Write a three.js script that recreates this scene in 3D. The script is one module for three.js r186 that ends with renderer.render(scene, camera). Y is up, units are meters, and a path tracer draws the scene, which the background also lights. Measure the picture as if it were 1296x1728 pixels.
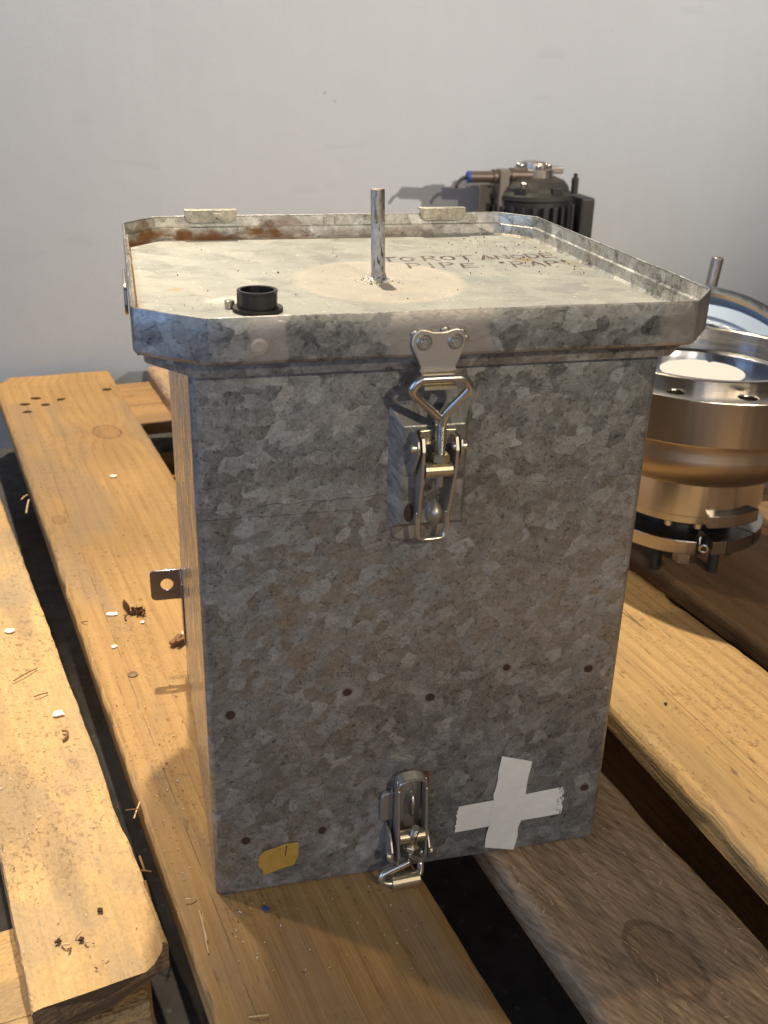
import * as THREE from 'three';
import { mergeGeometries, toCreasedNormals, mergeVertices } from 'three/addons/utils/BufferGeometryUtils.js';

import { ConvexGeometry } from 'three/addons/geometries/ConvexGeometry.js';

// ---------------------------------------------------------------- camera, light, exposure
const scene = new THREE.Scene();
const camera = new THREE.PerspectiveCamera(52.781, 768 / 1024, 0.01, 60);
camera.position.set(-0.0308, 0.5518, 0.5652);
camera.rotation.set(-0.4216, -0.2522, 0.0273, 'YXZ');
camera.focus = 0.74;
camera.userData.fStop = 15;
scene.add(camera);
scene.background = new THREE.Color().setRGB(0.045, 0.045, 0.048);     // the dim room around

const renderer = new THREE.WebGLRenderer({ antialias: true });
renderer.setSize(768, 1024);
renderer.toneMapping = THREE.LinearToneMapping;
renderer.toneMappingExposure = 1.0;
renderer.shadowMap.enabled = true;

function spot(pos, target, intensity, rgb, angle, penumbra, soft) {
  const l = new THREE.SpotLight(new THREE.Color().setRGB(...rgb), intensity, 0, angle, penumbra, 2);
  l.position.set(...pos); l.target.position.set(...target);
  l.castShadow = true; l.shadow.radius = soft; l.shadow.mapSize.set(2048, 2048); l.shadow.bias = -0.0005;
  scene.add(l); scene.add(l.target);
  return l;
}
const WARM = [1.0, 0.875, 0.66], WARM2 = [1.0, 0.80, 0.50];
spot([0.06, 2.6, -1.2], [0.12, 0, -0.3], 29.0, WARM, 0.62, 0.5, 1.6);        // ceiling spot behind the box
spot([-0.57, 1.95, -0.42], [0.05, 0, 0.05], 2.4, WARM2, 0.5, 0.6, 1.0);      // ceiling spot up to the left
spot([-0.28, 2.2, -0.62], [-0.23, 0, -0.22], 9.0, WARM, 0.2, 0.6, 1.0);    // narrow spot over the left boards
spot([0.96, 1.96, 3.06], [0.3, 0.68, -1.4], 21, [1.0, 0.86, 0.62], 0.42, 0.8, 2.2);  // lamp behind the viewer, to the right
spot([3.2, 1.47, 1.6], [0.85, 1.0, -1.5], 50, [1.0, 0.89, 0.75], 0.37, 0.9, 1.6);      // its weaker neighbour
spot([-0.40, 1.75, 3.0], [0.62, 0.22, -0.4], 9, [1.0, 0.86, 0.62], 0.07, 0.6, 1.2);      // added narrow spot, only for the glint down the flange
function area(pos, look, w, h, intensity, rgb) {
  const l = new THREE.RectAreaLight(new THREE.Color().setRGB(...rgb), intensity, w, h);
  l.position.set(...pos); l.lookAt(...look); scene.add(l); return l;
}
area([-2.6, 0.9, 0.4], [0.1, 0.3, -0.3], 1.3, 1.6, 3.4, [0.40, 0.62, 1.0]);     // daylight window far left
area([-1.3, 1.0, 3.3], [0.1, 0.3, -0.8], 2.2, 1.6, 2.25, [0.64, 0.76, 1.0]);      // daylight doorway behind the viewer

// ---------------------------------------------------------------- helpers
const V3 = (x, y, z) => new THREE.Vector3(x, y, z);
function rng(seed) { let a = seed >>> 0; return () => { a = (a + 0x6D2B79F5) | 0; let t = Math.imul(a ^ (a >>> 15), 1 | a); t = (t + Math.imul(t ^ (t >>> 7), 61 | t)) ^ t; return ((t ^ (t >>> 14)) >>> 0) / 4294967296; }; }
function hsh(x, y, s) { let h = (Math.imul(x | 0, 374761393) + Math.imul(y | 0, 668265263) + Math.imul(s | 0, 974634777)) | 0; h = Math.imul(h ^ (h >>> 13), 1274126177); h = Math.imul(h ^ (h >>> 16), 2246822519); return ((h ^ (h >>> 15)) >>> 0) / 4294967296; }
function vn(x, y, s) { const xi = Math.floor(x), yi = Math.floor(y); let fx = x - xi, fy = y - yi; fx = fx * fx * (3 - 2 * fx); fy = fy * fy * (3 - 2 * fy); const a = hsh(xi, yi, s), b = hsh(xi + 1, yi, s), c = hsh(xi, yi + 1, s), d = hsh(xi + 1, yi + 1, s); return a + (b - a) * fx + (c - a + (a - b - c + d) * fx) * fy; }
function fbm(x, y, s, o = 4) { let v = 0, a = 0.5, t = 0; for (let i = 0; i < o; i++) { v += a * vn(x, y, s + i * 17); t += a; x *= 2.03; y *= 2.03; a *= 0.5; } return v / t; }
const cl = (x, a = 0, b = 1) => Math.max(a, Math.min(b, x));
const ss = (a, b, x) => { const t = cl((x - a) / (b - a)); return t * t * (3 - 2 * t); };
const mix = (a, b, t) => a + (b - a) * t;
const mix3 = (a, b, t) => [mix(a[0], b[0], t), mix(a[1], b[1], t), mix(a[2], b[2], t)];
const toS = (c) => { c = cl(c); return 255 * (c <= 0.0031308 ? 12.92 * c : 1.055 * Math.pow(c, 1 / 2.4) - 0.055); };
// f(i, j) -> { c: linear rgb, h: height 0..1, r: roughness, m: metalness }
function bake(W, H, f, want = 'cbr') {
  const C = new Uint8Array(W * H * 4), B = want.includes('b') ? new Uint8Array(W * H * 4) : null, R = want.includes('r') ? new Uint8Array(W * H * 4) : null;
  for (let j = 0; j < H; j++) for (let i = 0; i < W; i++) {
    const o = f(i / (W - 1), j / (H - 1), i, j), k = (j * W + i) * 4;
    C[k] = toS(o.c[0]); C[k + 1] = toS(o.c[1]); C[k + 2] = toS(o.c[2]); C[k + 3] = 255;
    if (B) { const b = 255 * cl(o.h); B[k] = B[k + 1] = B[k + 2] = b; B[k + 3] = 255; }
    if (R) { R[k] = 255; R[k + 1] = 255 * cl(o.r); R[k + 2] = 255 * cl(o.m ?? 1); R[k + 3] = 255; }
  }
  const mk = (d, srgb) => { if (!d) return null; const t = new THREE.DataTexture(d, W, H, THREE.RGBAFormat); t.wrapS = t.wrapT = THREE.RepeatWrapping; t.magFilter = THREE.LinearFilter; t.minFilter = THREE.LinearMipmapLinearFilter; t.generateMipmaps = true; if (srgb) t.colorSpace = THREE.SRGBColorSpace; t.needsUpdate = true; return t; };
  return { map: mk(C, true), bump: mk(B), rough: mk(R) };
}
function std(o) { return new THREE.MeshStandardMaterial(o); }
function fromBake(b, o = {}, bumpScale = 0.0005) {
  const p = { color: 0xffffff, map: b.map, roughness: 1, metalness: 0, ...o };
  if (b.bump) { p.bumpMap = b.bump; p.bumpScale = bumpScale; }
  if (b.rough) { p.roughnessMap = b.rough; p.metalnessMap = b.rough; p.metalness = 1; }
  return std(p);
}
const used = {};
function numbered(n) { if (!(n in used)) { used[n] = 0; return n; } used[n]++; return n + '_' + String(used[n]).padStart(3, '0'); }
function shade(o) { o.traverse((m) => { if (m.isMesh) { m.castShadow = true; m.receiveShadow = true; } }); return o; }
function part(name, geo, mat, parent) { const m = new THREE.Mesh(geo, mat); m.name = name; m.castShadow = m.receiveShadow = true; parent.add(m); return m; }
function tag(o, label, category, group, kind) { o.userData.label = label; o.userData.category = category; if (group) o.userData.group = group; if (kind) o.userData.kind = kind; return o; }
function thing(name, label, category, pos = [0, 0, 0], group) { const g = new THREE.Group(); g.name = numbered(name); g.position.set(...pos); tag(g, label, category, group); scene.add(g); return g; }
function merged(list) { return mergeGeometries(list.map((g) => { const q = g.index ? g.toNonIndexed() : g; for (const k of Object.keys(q.attributes)) if (!['position', 'normal', 'uv'].includes(k)) q.deleteAttribute(k); return q; })); }
function tr(g, x = 0, y = 0, z = 0, rx = 0, ry = 0, rz = 0) { g.applyMatrix4(new THREE.Matrix4().compose(V3(x, y, z), new THREE.Quaternion().setFromEuler(new THREE.Euler(rx, ry, rz)), V3(1, 1, 1))); return g; }
const cyl = (r, h, n = 28, r2) => new THREE.CylinderGeometry(r2 ?? r, r, h, n);
// a chamfered cylinder standing on y = 0
function plug(r, h, b = 0.0005, n = 32) { return toCreasedNormals(new THREE.LatheGeometry([[0, 0], [r, 0], [r, h - b], [r - b, h], [0, h]].map((p) => new THREE.Vector2(...p)), n), 0.6); }
function lathe(pts, n = 96, crease = 0.5) { return toCreasedNormals(new THREE.LatheGeometry(pts.map((p) => new THREE.Vector2(...p)), n), crease); }
function tube(pts, r, seg = 60, rad = 12, closed = false, tension = 0.5) { return new THREE.TubeGeometry(new THREE.CatmullRomCurve3(pts.map((p) => V3(...p)), closed, 'catmullrom', tension), seg, r, rad, closed); }
// polyline with rounded corners
function pathRound(pts, rad) {
  const c = new THREE.CurvePath(), P = pts.map((p) => V3(...p));
  let a = P[0];
  for (let i = 1; i < P.length - 1; i++) {
    const d1 = P[i].clone().sub(P[i - 1]), d2 = P[i + 1].clone().sub(P[i]), l1 = d1.length(), l2 = d2.length(), r = Math.min(rad, l1 * 0.48, l2 * 0.48);
    const s = P[i].clone().addScaledVector(d1, -r / l1), e = P[i].clone().addScaledVector(d2, r / l2);
    c.add(new THREE.LineCurve3(a, s)); c.add(new THREE.QuadraticBezierCurve3(s, P[i], e)); a = e;
  }
  c.add(new THREE.LineCurve3(a, P[P.length - 1]));
  return c;
}
class Sampled extends THREE.Curve { constructor(c, n) { super(); this.p = c.getSpacedPoints(n); } getPoint(t, o = V3()) { const f = t * (this.p.length - 1), i = Math.min(Math.floor(f), this.p.length - 2); return o.copy(this.p[i]).lerp(this.p[i + 1], f - i); } }
function wire(pts, r, round = 0.006, seg = 90, rad = 14) {
  const c = new Sampled(pathRound(pts, round), 160), g = new THREE.TubeGeometry(c, seg, r, rad, false), caps = [];
  for (const t of [0, 1]) { const s = new THREE.SphereGeometry(r, rad, 8); const p = c.getPoint(t); s.translate(p.x, p.y, p.z); caps.push(s); }
  return merged([g, ...caps]);
}
function rrShape(x0, y0, x1, y1, r) { const s = new THREE.Shape(), rr = Array.isArray(r) ? r : [r, r, r, r]; s.moveTo(x0 + rr[0], y0); s.lineTo(x1 - rr[1], y0); s.quadraticCurveTo(x1, y0, x1, y0 + rr[1]); s.lineTo(x1, y1 - rr[2]); s.quadraticCurveTo(x1, y1, x1 - rr[2], y1); s.lineTo(x0 + rr[3], y1); s.quadraticCurveTo(x0, y1, x0, y1 - rr[3]); s.lineTo(x0, y0 + rr[0]); s.quadraticCurveTo(x0, y0, x0 + rr[0], y0); return s; }
function extr(shape, d, b = 0.0003, cs = 10) { return toCreasedNormals(new THREE.ExtrudeGeometry(shape, { depth: d - 2 * b, bevelEnabled: b > 0, bevelThickness: b, bevelSize: b, bevelOffset: -b, bevelSegments: 2, curveSegments: cs }).translate(0, 0, b), 0.34); }
function polyShape(pts) { const s = new THREE.Shape(); pts.forEach((p, i) => (i ? s.lineTo(p[0], p[1]) : s.moveTo(p[0], p[1]))); s.closePath(); return s; }
function box(w, h, d, b = 0.0008) { return extr(rrShape(-w / 2, -h / 2, w / 2, h / 2, b), d, b, 2).translate(0, 0, -d / 2); }
// walls swept round a closed outline: rings = list of closed outlines [[x,y,z]...], all of one length; uv in metres
function loft(rings, crease = 0.7, flip = false) {
  const n = rings[0].length, pos = [], uv = [], idx = [], per = [0], prof = [0];
  for (let i = 0; i < n; i++) { const a = rings[0][i], b = rings[0][(i + 1) % n]; per.push(per[i] + Math.hypot(a[0] - b[0], a[2] - b[2])); }
  for (let k = 1; k < rings.length; k++) { const a = rings[k - 1][0], b = rings[k][0]; prof.push(prof[k - 1] + Math.hypot(a[0] - b[0], a[1] - b[1], a[2] - b[2])); }
  rings.forEach((r, k) => { for (let i = 0; i <= n; i++) { const p = r[i % n]; pos.push(p[0], p[1], p[2]); uv.push(per[i], prof[k]); } });
  for (let k = 0; k < rings.length - 1; k++) for (let i = 0; i < n; i++) { const a = k * (n + 1) + i, b = a + 1, c = a + n + 1, d = c + 1; if (flip) idx.push(a, c, b, b, c, d); else idx.push(a, b, c, b, d, c); }
  const g = new THREE.BufferGeometry(); g.setAttribute('position', new THREE.Float32BufferAttribute(pos, 3)); g.setAttribute('uv', new THREE.Float32BufferAttribute(uv, 2)); g.setIndex(idx); g.computeVertexNormals();
  return toCreasedNormals(g, crease);
}
// offset a convex xz polygon by d (outwards), corners rounded with r
function outline(poly, d, r, seg = 4) {
  const n = poly.length, off = [];
  let A = 0; for (let i = 0; i < n; i++) { const a = poly[i], b = poly[(i + 1) % n]; A += a[0] * b[1] - b[0] * a[1]; }
  const sg = Math.sign(A);
  const edges = poly.map((a, i) => { const b = poly[(i + 1) % n], dx = b[0] - a[0], dz = b[1] - a[1], l = Math.hypot(dx, dz); return { p: [a[0] + sg * dz / l * d, a[1] - sg * dx / l * d], t: [dx / l, dz / l] }; });
  for (let i = 0; i < n; i++) { const e = edges[(i + n - 1) % n], f = edges[i], cr = e.t[0] * f.t[1] - e.t[1] * f.t[0], s = ((f.p[0] - e.p[0]) * f.t[1] - (f.p[1] - e.p[1]) * f.t[0]) / cr; off.push([e.p[0] + e.t[0] * s, e.p[1] + e.t[1] * s]); }
  const out = [];
  for (let i = 0; i < n; i++) {
    const p = off[i], a = off[(i + n - 1) % n], b = off[(i + 1) % n], la = Math.hypot(a[0] - p[0], a[1] - p[1]), lb = Math.hypot(b[0] - p[0], b[1] - p[1]);
    const s = [p[0] + (a[0] - p[0]) / la * r, p[1] + (a[1] - p[1]) / la * r], e = [p[0] + (b[0] - p[0]) / lb * r, p[1] + (b[1] - p[1]) / lb * r];
    for (let k = 0; k <= seg; k++) { const t = k / seg, u = 1 - t; out.push([u * u * s[0] + 2 * u * t * p[0] + t * t * e[0], u * u * s[1] + 2 * u * t * p[1] + t * t * e[1]]); }
  }
  return out;
}

// ---------------------------------------------------------------- surfaces
// zinc spangle at (x, y) metres
function spangle(x0, y0, cell, seed) {
  const x = (x0 * 0.82 + y0 * 0.57) * 0.86, y = (y0 * 0.82 - x0 * 0.57) * 1.08;
  const wx = x + (fbm(x / cell * 1.3, y / cell * 1.3, seed + 3, 2) - 0.5) * cell * 0.75, wy = y + (fbm(x / cell * 1.3 + 40, y / cell * 1.3, seed + 4, 2) - 0.5) * cell * 0.75;
  const gx = wx / cell, gy = wy / cell, ix = Math.floor(gx), iy = Math.floor(gy);
  let d1 = 9, d2 = 9, bi = 0, bj = 0;
  for (let a = -1; a <= 1; a++) for (let b = -1; b <= 1; b++) {
    const cx = ix + a, cy = iy + b, w = 0.7 + 0.6 * hsh(cx, cy, seed + 9), px = cx + hsh(cx, cy, seed) - gx, py = cy + hsh(cx, cy, seed + 1) - gy, d = Math.sqrt(px * px + py * py) * w;
    if (d < d1) { d2 = d1; d1 = d; bi = cx; bj = cy; } else if (d < d2) d2 = d;
  }
  const t = hsh(bi, bj, seed + 5), th = hsh(bi, bj, seed + 6) * 6.283, hue = hsh(bi, bj, seed + 7) - 0.5;
  const c = Math.cos(th), s = Math.sin(th), u = (x * c + y * s), v = (-x * s + y * c);
  const feather = fbm(u * 300, v * 1500, seed + 8, 3) - 0.5;
  return { c, s, t, hue, feather, edge: cl((d2 - d1) * 4), u: c * (gx - bi - 0.5) + s * (gy - bj - 0.5) };
}
function galv(x, y, o) {
  const a = spangle(x, y, o.cell, o.seed), b = spangle(x + 3.3, y + 1.7, o.cell * 0.42, o.seed + 50);
  const big = fbm(x * 14, y * 14, o.seed + 70, 3) - 0.5, fine = fbm(x * 900, y * 900, o.seed + 71, 2) - 0.5, fleck = hsh(Math.floor(x * 1500), Math.floor(y * 1500), o.seed + 5);
  let l = 1 + (a.t - 0.5) * 0.46 * o.k + (b.t - 0.5) * 0.34 * o.k + (a.feather * 0.55 + b.feather * 0.45) * o.k + (a.u * 0.34 + b.u * 0.20) * o.k + big * 0.2 + fine * 0.2 - (1 - ss(0.0, 0.35, a.edge)) * 0.10 * o.k;
  if (a.t > 0.88) l += 0.24 * o.k;
  // dark short strokes following the crystals
  const xu = x * b.c + y * b.s, yv = -x * b.s + y * b.c, st = fbm(xu * 190 + b.t * 60, yv * 1000 + b.t * 31, o.seed + 72, 2); l -= ss(0.69, 0.80, st) * 0.40;
  const st2 = fbm(yv * 160, xu * 900, o.seed + 73, 2); l += ss(0.70, 0.82, st2) * 0.22;
  if (fleck > 0.996) l += 0.3;
  const h = a.hue * 0.05 + (fbm(x * 8, y * 8, o.seed + 74, 2) - 0.5) * 0.05;
  const base = o.base;
  return { c: [base[0] * l * (1 + h), base[1] * l, base[2] * l * (1 - h)], r: cl(o.rough + (a.t - 0.5) * 0.22 + (b.t - 0.5) * 0.1 + fine * 0.15, 0.12, 0.95), h: 0.5 + a.u * 0.25 + a.feather * 0.16 + (b.t - 0.5) * 0.12 + fine * 0.05 - ss(0.70, 0.80, st) * 0.12, m: o.metal };
}
const RUST = [0.13, 0.055, 0.024];
const W = 0.29, BH = 0.385, BD = 0.302;
const DOTS = [[15, 153], [93, 160], [151, 148], [205, 165], [267, 156], [276, 50], [22, 47], [76, 46]].map((p) => [p[0] / 1000, p[1] / 1000]);
const frontTex = bake(1120, 1500, (u, v) => {
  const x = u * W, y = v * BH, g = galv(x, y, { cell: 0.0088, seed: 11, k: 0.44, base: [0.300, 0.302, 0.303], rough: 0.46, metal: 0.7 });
  let k = 1, rust = 0, chalk = 0;
  for (const d of DOTS) { const q = Math.hypot(x - d[0], y - d[1]); rust = Math.max(rust, 0.85 * (1 - ss(0.002, 0.0056, q + 0.003 * (fbm(x * 420, y * 420, 6) - 0.5)))); if (y < d[1]) rust = Math.max(rust, 0.3 * (1 - ss(0.0006, 0.0026, Math.abs(x - d[0]))) * (1 - ss(0.004, 0.02, d[1] - y))); chalk = Math.max(chalk, 0.22 * (1 - ss(0.004, 0.012, q + 0.004 * (fbm(x * 300, y * 300, 5) - 0.5)))); }
  // white bloom low by the latch, brown wash to its right
  chalk = Math.max(chalk, 0.75 * (1 - ss(0.0, 0.034, Math.hypot((x - 0.098) * 0.85, y - 0.028))) * ss(0.35, 0.6, fbm(x * 120, y * 120, 7)));
  chalk = Math.max(chalk, 0.4 * (1 - ss(0.004, 0.02, y)) * ss(0.4, 0.65, fbm(x * 90, y * 160, 8)));
  const wash = 0.35 * (1 - ss(0.006, 0.02, Math.abs(x - 0.16))) * (1 - ss(0.09, 0.115, y)) + 0.45 * (1 - ss(0.01, 0.035, Math.hypot(x - 0.135, (y - 0.355)))) ;
  rust = Math.max(rust, 0.22 * wash * ss(0.35, 0.7, fbm(x * 70, y * 70, 9)));
  // scratches: two fine horizontal scribed lines and scattered ones
  const s1 = Math.abs(y - (0.300 + 0.012 * x + 0.0006 * Math.sin(x * 300))), s2 = Math.abs(y - (0.2935 - 0.004 * x));
  if (s1 < 0.0003 && fbm(x * 60, 1, 3) > 0.45) k *= 0.55; if (s2 < 0.0003 && x < 0.1) k *= 0.6;
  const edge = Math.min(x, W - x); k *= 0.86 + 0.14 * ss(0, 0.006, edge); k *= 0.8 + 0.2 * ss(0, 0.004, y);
  const dirt = ss(0.5, 0.75, fbm(x * 30, y * 12, 12, 4)); k *= 1 - 0.10 * dirt;
  let c = g.c.map((q) => q * k); c = mix3(c, [0.5, 0.5, 0.5], chalk * 0.6); c = mix3(c, RUST, rust);
  return { c, h: g.h, r: mix(g.r, 0.8, Math.max(rust, chalk * 0.6)), m: g.m * (1 - rust * 0.9) * (1 - chalk * 0.5) };
});
const sideTex = bake(700, 900, (u, v) => { const g = galv(u * 0.3, v * 0.38, { cell: 0.016, seed: 31, k: 0.5, base: [0.40, 0.395, 0.41], rough: 0.3, metal: 0.92 }); return { ...g, h: 0.5 + (g.h - 0.5) * 0.35 }; });
// lid rim, outside: u round the edge, v up
const LX0 = -0.0288, LX1 = 0.3247, LZ1 = 0.0199, LZ0 = -0.3343, LH = 0.4198, PAN = 0.4004;
const LP = [[LX0, LZ1 - 0.0305], [LX0 + 0.0384, LZ1], [LX1 - 0.0256, LZ1], [LX1, LZ1 - 0.0305], [LX1, LZ0 + 0.0305], [LX1 - 0.0273, LZ0], [LX0 + 0.0273, LZ0], [LX0, LZ0 + 0.0305]];
const RIM_L = 1.40;
const rimTex = bake(2048, 96, (u, v) => {
  const x = u * RIM_L, y = v * 0.056;
  const g = galv(x, y, { cell: 0.013, seed: 61, k: 0.6, base: [0.29, 0.288, 0.285], rough: 0.46, metal: 0.7 });
  // heat-cleaned pale patches round the welds
  const w = (a, r) => 1 - ss(r * 0.8, r * 1.1, Math.abs(x - a) + 0.008 * (fbm(x * 200, y * 200, 4) - 0.5));
  const pale = Math.max(w(0.107 + 0.0495 + 0.02, 0.030), 0.8 * w(0.062 + 0.018, 0.012), 0.7 * w(0.335, 0.025));
  let c = mix3(g.c, [0.48, 0.44, 0.41], pale * 0.9);
  const k = 1 - 0.45 * (1 - ss(0, 0.012, y)) * fbm(x * 300, 2, 6) - 0.25 * ss(0.024, 0.03, y) * fbm(x * 500, 3, 8);
  c = c.map((q) => q * k);
  return { c, h: g.h, r: mix(g.r, 0.42, pale), m: g.m };
});
const linTex = bake(2048, 64, (u, v) => {         // inside of the rim, rusty along the back
  const x = u * RIM_L, y = v * 0.03;
  const g = galv(x, y, { cell: 0.017, seed: 81, k: 0.8, base: [0.50, 0.49, 0.46], rough: 0.4, metal: 0.6 });
  const back = ss(0.70, 0.80, x) * (1 - ss(1.37, 1.40, x)), left = ss(1.02, 1.05, x);
  const n = fbm(x * 55, y * 120, 3, 4), low = 1 - ss(0.013, 0.022, y + 0.01 * (fbm(x * 80, 5, 2) - 0.5));
  const rust = cl(back * (low * ss(0.26, 0.46, n) * 0.95 + ss(0.54, 0.66, n) * 0.6) * mix(0.3, 1, ss(0.80, 0.98, x + 0.05 * (n - 0.5))) + left * 0.4 * ss(0.4, 0.62, n));
  let c = mix3(g.c, mix3(RUST, [0.30, 0.15, 0.055], fbm(x * 150, y * 150, 9)), rust);
  const pale = left * (1 - rust) * 0.3; c = mix3(c, [0.5, 0.45, 0.33], pale);
  return { c, h: g.h, r: mix(g.r, 0.85, rust), m: g.m * (1 - rust) };
});
// lid panel with the marker writing and the pale ring round the rod
const GL = { T: [[[0, 1], [1.1, 1.02]], [[0.5, 1], [0.42, 0]]], O: [[[0.5, 1], [0.1, 0.8], [0, 0.4], [0.3, 0.02], [0.8, 0.1], [1, 0.55], [0.8, 0.95], [0.45, 0.98]]], R: [[[0.1, 1], [0, 0]], [[0, 0.98], [0.7, 1], [0.95, 0.78], [0.7, 0.55], [0.1, 0.48]], [[0.3, 0.5], [1.05, 0]]], A: [[[0, 0], [0.55, 1], [0.95, 0.02]], [[0.2, 0.36], [0.85, 0.4]]], N: [[[0, 0], [0.08, 0.95], [0.85, 0.05], [0.95, 1]]], D: [[[0.1, 1], [0.05, 0]], [[0, 1], [0.65, 0.95], [1, 0.5], [0.6, 0.05], [0, 0]]], E: [[[1, 1], [0.1, 0.97], [0, 0.02], [1.05, 0.05]], [[0.05, 0.52], [0.8, 0.55]]], P: [[[0.1, 1], [0, 0]], [[0, 1], [0.75, 0.98], [0.95, 0.72], [0.6, 0.5], [0.1, 0.47]]], I: [[[0.5, 1], [0.42, 0]]], '"': [[[0.3, 1.12], [0.2, 0.82]], [[0.6, 1.14], [0.5, 0.84]]] };
const segs = [];
function write(txt, x, z, h, wd, gap, slope, sd) { const q = rng(sd); for (const ch of txt) { if (ch === ' ') { x += wd * 1.0; continue; } const k = ch === 'I' ? 0.6 : ch === '"' ? 0.5 : 1, hh = h * (0.86 + 0.24 * q()), dz = (q() - 0.5) * h * 0.16; for (const st of GL[ch]) for (let i = 1; i < st.length; i++) segs.push([x + st[i - 1][0] * wd * k + 0.06 * h * st[i - 1][1], z + dz - st[i - 1][1] * hh + slope * (x - 0.17), x + st[i][0] * wd * k + 0.06 * h * st[i][1], z + dz - st[i][1] * hh + slope * (x - 0.17)]); x += wd * k + gap; } }
write('TO', 0.166, -0.217, 0.017, 0.0105, 0.004, -0.02, 3); write('ROT', 0.199, -0.217, 0.018, 0.0108, 0.004, -0.02, 4); write('ANODE', 0.246, -0.217, 0.017, 0.0105, 0.0028, -0.02, 5);
write('PIPE', 0.1795, -0.190, 0.018, 0.0108, 0.0045, 0, 6); write('"RAP"', 0.2535, -0.188, 0.018, 0.0105, 0.0038, 0, 7);
segs.push([0.158, -0.226, 0.178, -0.234]);
const LTW = 1400, LTH = 1400, ink = new Float32Array(LTW * LTH);
for (const [ax, az, bx, bz] of segs) {
  const px = (x) => (x - LX0) / (LX1 - LX0) * LTW, pz = (z) => (LZ1 - z) / (LZ1 - LZ0) * LTH, R = 5.2;
  const x0 = px(ax), y0 = pz(az), x1 = px(bx), y1 = pz(bz), L2 = (x1 - x0) ** 2 + (y1 - y0) ** 2 + 1e-6;
  for (let j = Math.floor(Math.min(y0, y1) - R - 2); j <= Math.max(y0, y1) + R + 2; j++) for (let i = Math.floor(Math.min(x0, x1) - R - 2); i <= Math.max(x0, x1) + R + 2; i++) {
    if (i < 0 || j < 0 || i >= LTW || j >= LTH) continue;
    const t = cl(((i - x0) * (x1 - x0) + (j - y0) * (y1 - y0)) / L2), d = Math.hypot(i - x0 - t * (x1 - x0), j - y0 - t * (y1 - y0)), a = 1 - ss(R - 1.6, R + 0.6, d + 1.6 * (vn(i * 0.2, j * 0.2, 4) - 0.5)), k = j * LTW + i;
    ink[k] = Math.max(ink[k], a);
  }
}
const panTex = bake(LTW, LTH, (u, v, i, j) => {
  const x = LX0 + u * (LX1 - LX0), z = LZ1 - v * (LZ1 - LZ0);
  const g = galv(x, z, { cell: 0.02, seed: 91, k: 0.28, base: [0.50, 0.49, 0.45], rough: 0.56, metal: 0.35 });
  const n1 = fbm(x * 60, z * 60, 21, 4), n2 = fbm(x * 16, z * 16, 22, 3);
  let c = mix3(g.c, [0.445, 0.455, 0.435], 0.6); c = c.map((q) => q * (0.66 + 0.12 * n2 + 0.16 * (n1 - 0.5)));
  // light scratches and flecks
  const sc = vn(x * 45, z * 900, 23); const scr = ss(0.93, 0.985, sc) * ss(0.5, 0.62, fbm(x * 60, z * 60, 25, 2)); c = mix3(c, [0.75, 0.74, 0.66], scr * 0.7);
  // pale scrubbed disc round the rod
  const d = Math.hypot(x - 0.1455, (z + 0.152) * 0.86) + 0.003 * (fbm(x * 90, z * 90, 26) - 0.5);
  const disc = 1 - ss(0.055, 0.0645, d), ring = Math.exp(-(((d - 0.0575) / 0.0032) ** 2));
  c = mix3(c, [0.52, 0.455, 0.385], disc * (0.28 + 0.35 * n1) + ring * 0.4 * n1);
  const core = 1 - ss(0.006, 0.016, d + 0.006 * (fbm(x * 400, z * 400, 27) - 0.5)); c = mix3(c, fbm(x * 700, z * 700, 28) > 0.5 ? [0.75, 0.68, 0.5] : [0.30, 0.2, 0.09], core * 0.55);
  // brown blot over the writing, faint stains
  const bl = (bx, bz, r, sx = 1) => 1 - ss(r * 0.4, r, Math.hypot((x - bx) / sx, z - bz) + r * 0.9 * (fbm(x * 260, z * 260, 29) - 0.5));
  c = mix3(c, [0.27, 0.17, 0.055], bl(0.279, -0.214, 0.009, 1.2) * 0.8);
  c = mix3(c, [0.30, 0.20, 0.10], bl(0.3085, -0.196, 0.004) * 0.8);
  c = mix3(c, [0.72, 0.70, 0.62], bl(0.032, -0.105, 0.011, 1.5) * 0.55); c = mix3(c, [0.38, 0.26, 0.12], bl(0.002, -0.14, 0.007) * 0.6);
  const sp = hsh(Math.floor(x * 900), Math.floor(z * 900), 33); if (sp > 0.9965) c = mix3(c, [0.22, 0.15, 0.08], 0.6); if (sp < 0.003) c = mix3(c, [0.85, 0.83, 0.75], 0.7);
  // dirty seam along the rim
  const e = Math.min(x - LX0, LX1 - x, LZ1 - z, z - LZ0); c = mix3(c, [0.33, 0.27, 0.18], (1 - ss(0.002, 0.01, e + 0.006 * (n1 - 0.5))) * 0.45);
  const k = ink[j * LTW + i] * (0.1 + 0.75 * fbm(x * 220, z * 220, 30) + 0.75 * (fbm(x * 40, z * 40, 34, 2))); c = mix3(c, [0.075, 0.036, 0.034], cl(k * 1.15));
  return { c, h: 0.5 + (g.h - 0.5) * 0.6 - disc * 0.04, r: mix(g.r, 0.75, disc), m: g.m * (1 - disc * 0.8) };
});

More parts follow.
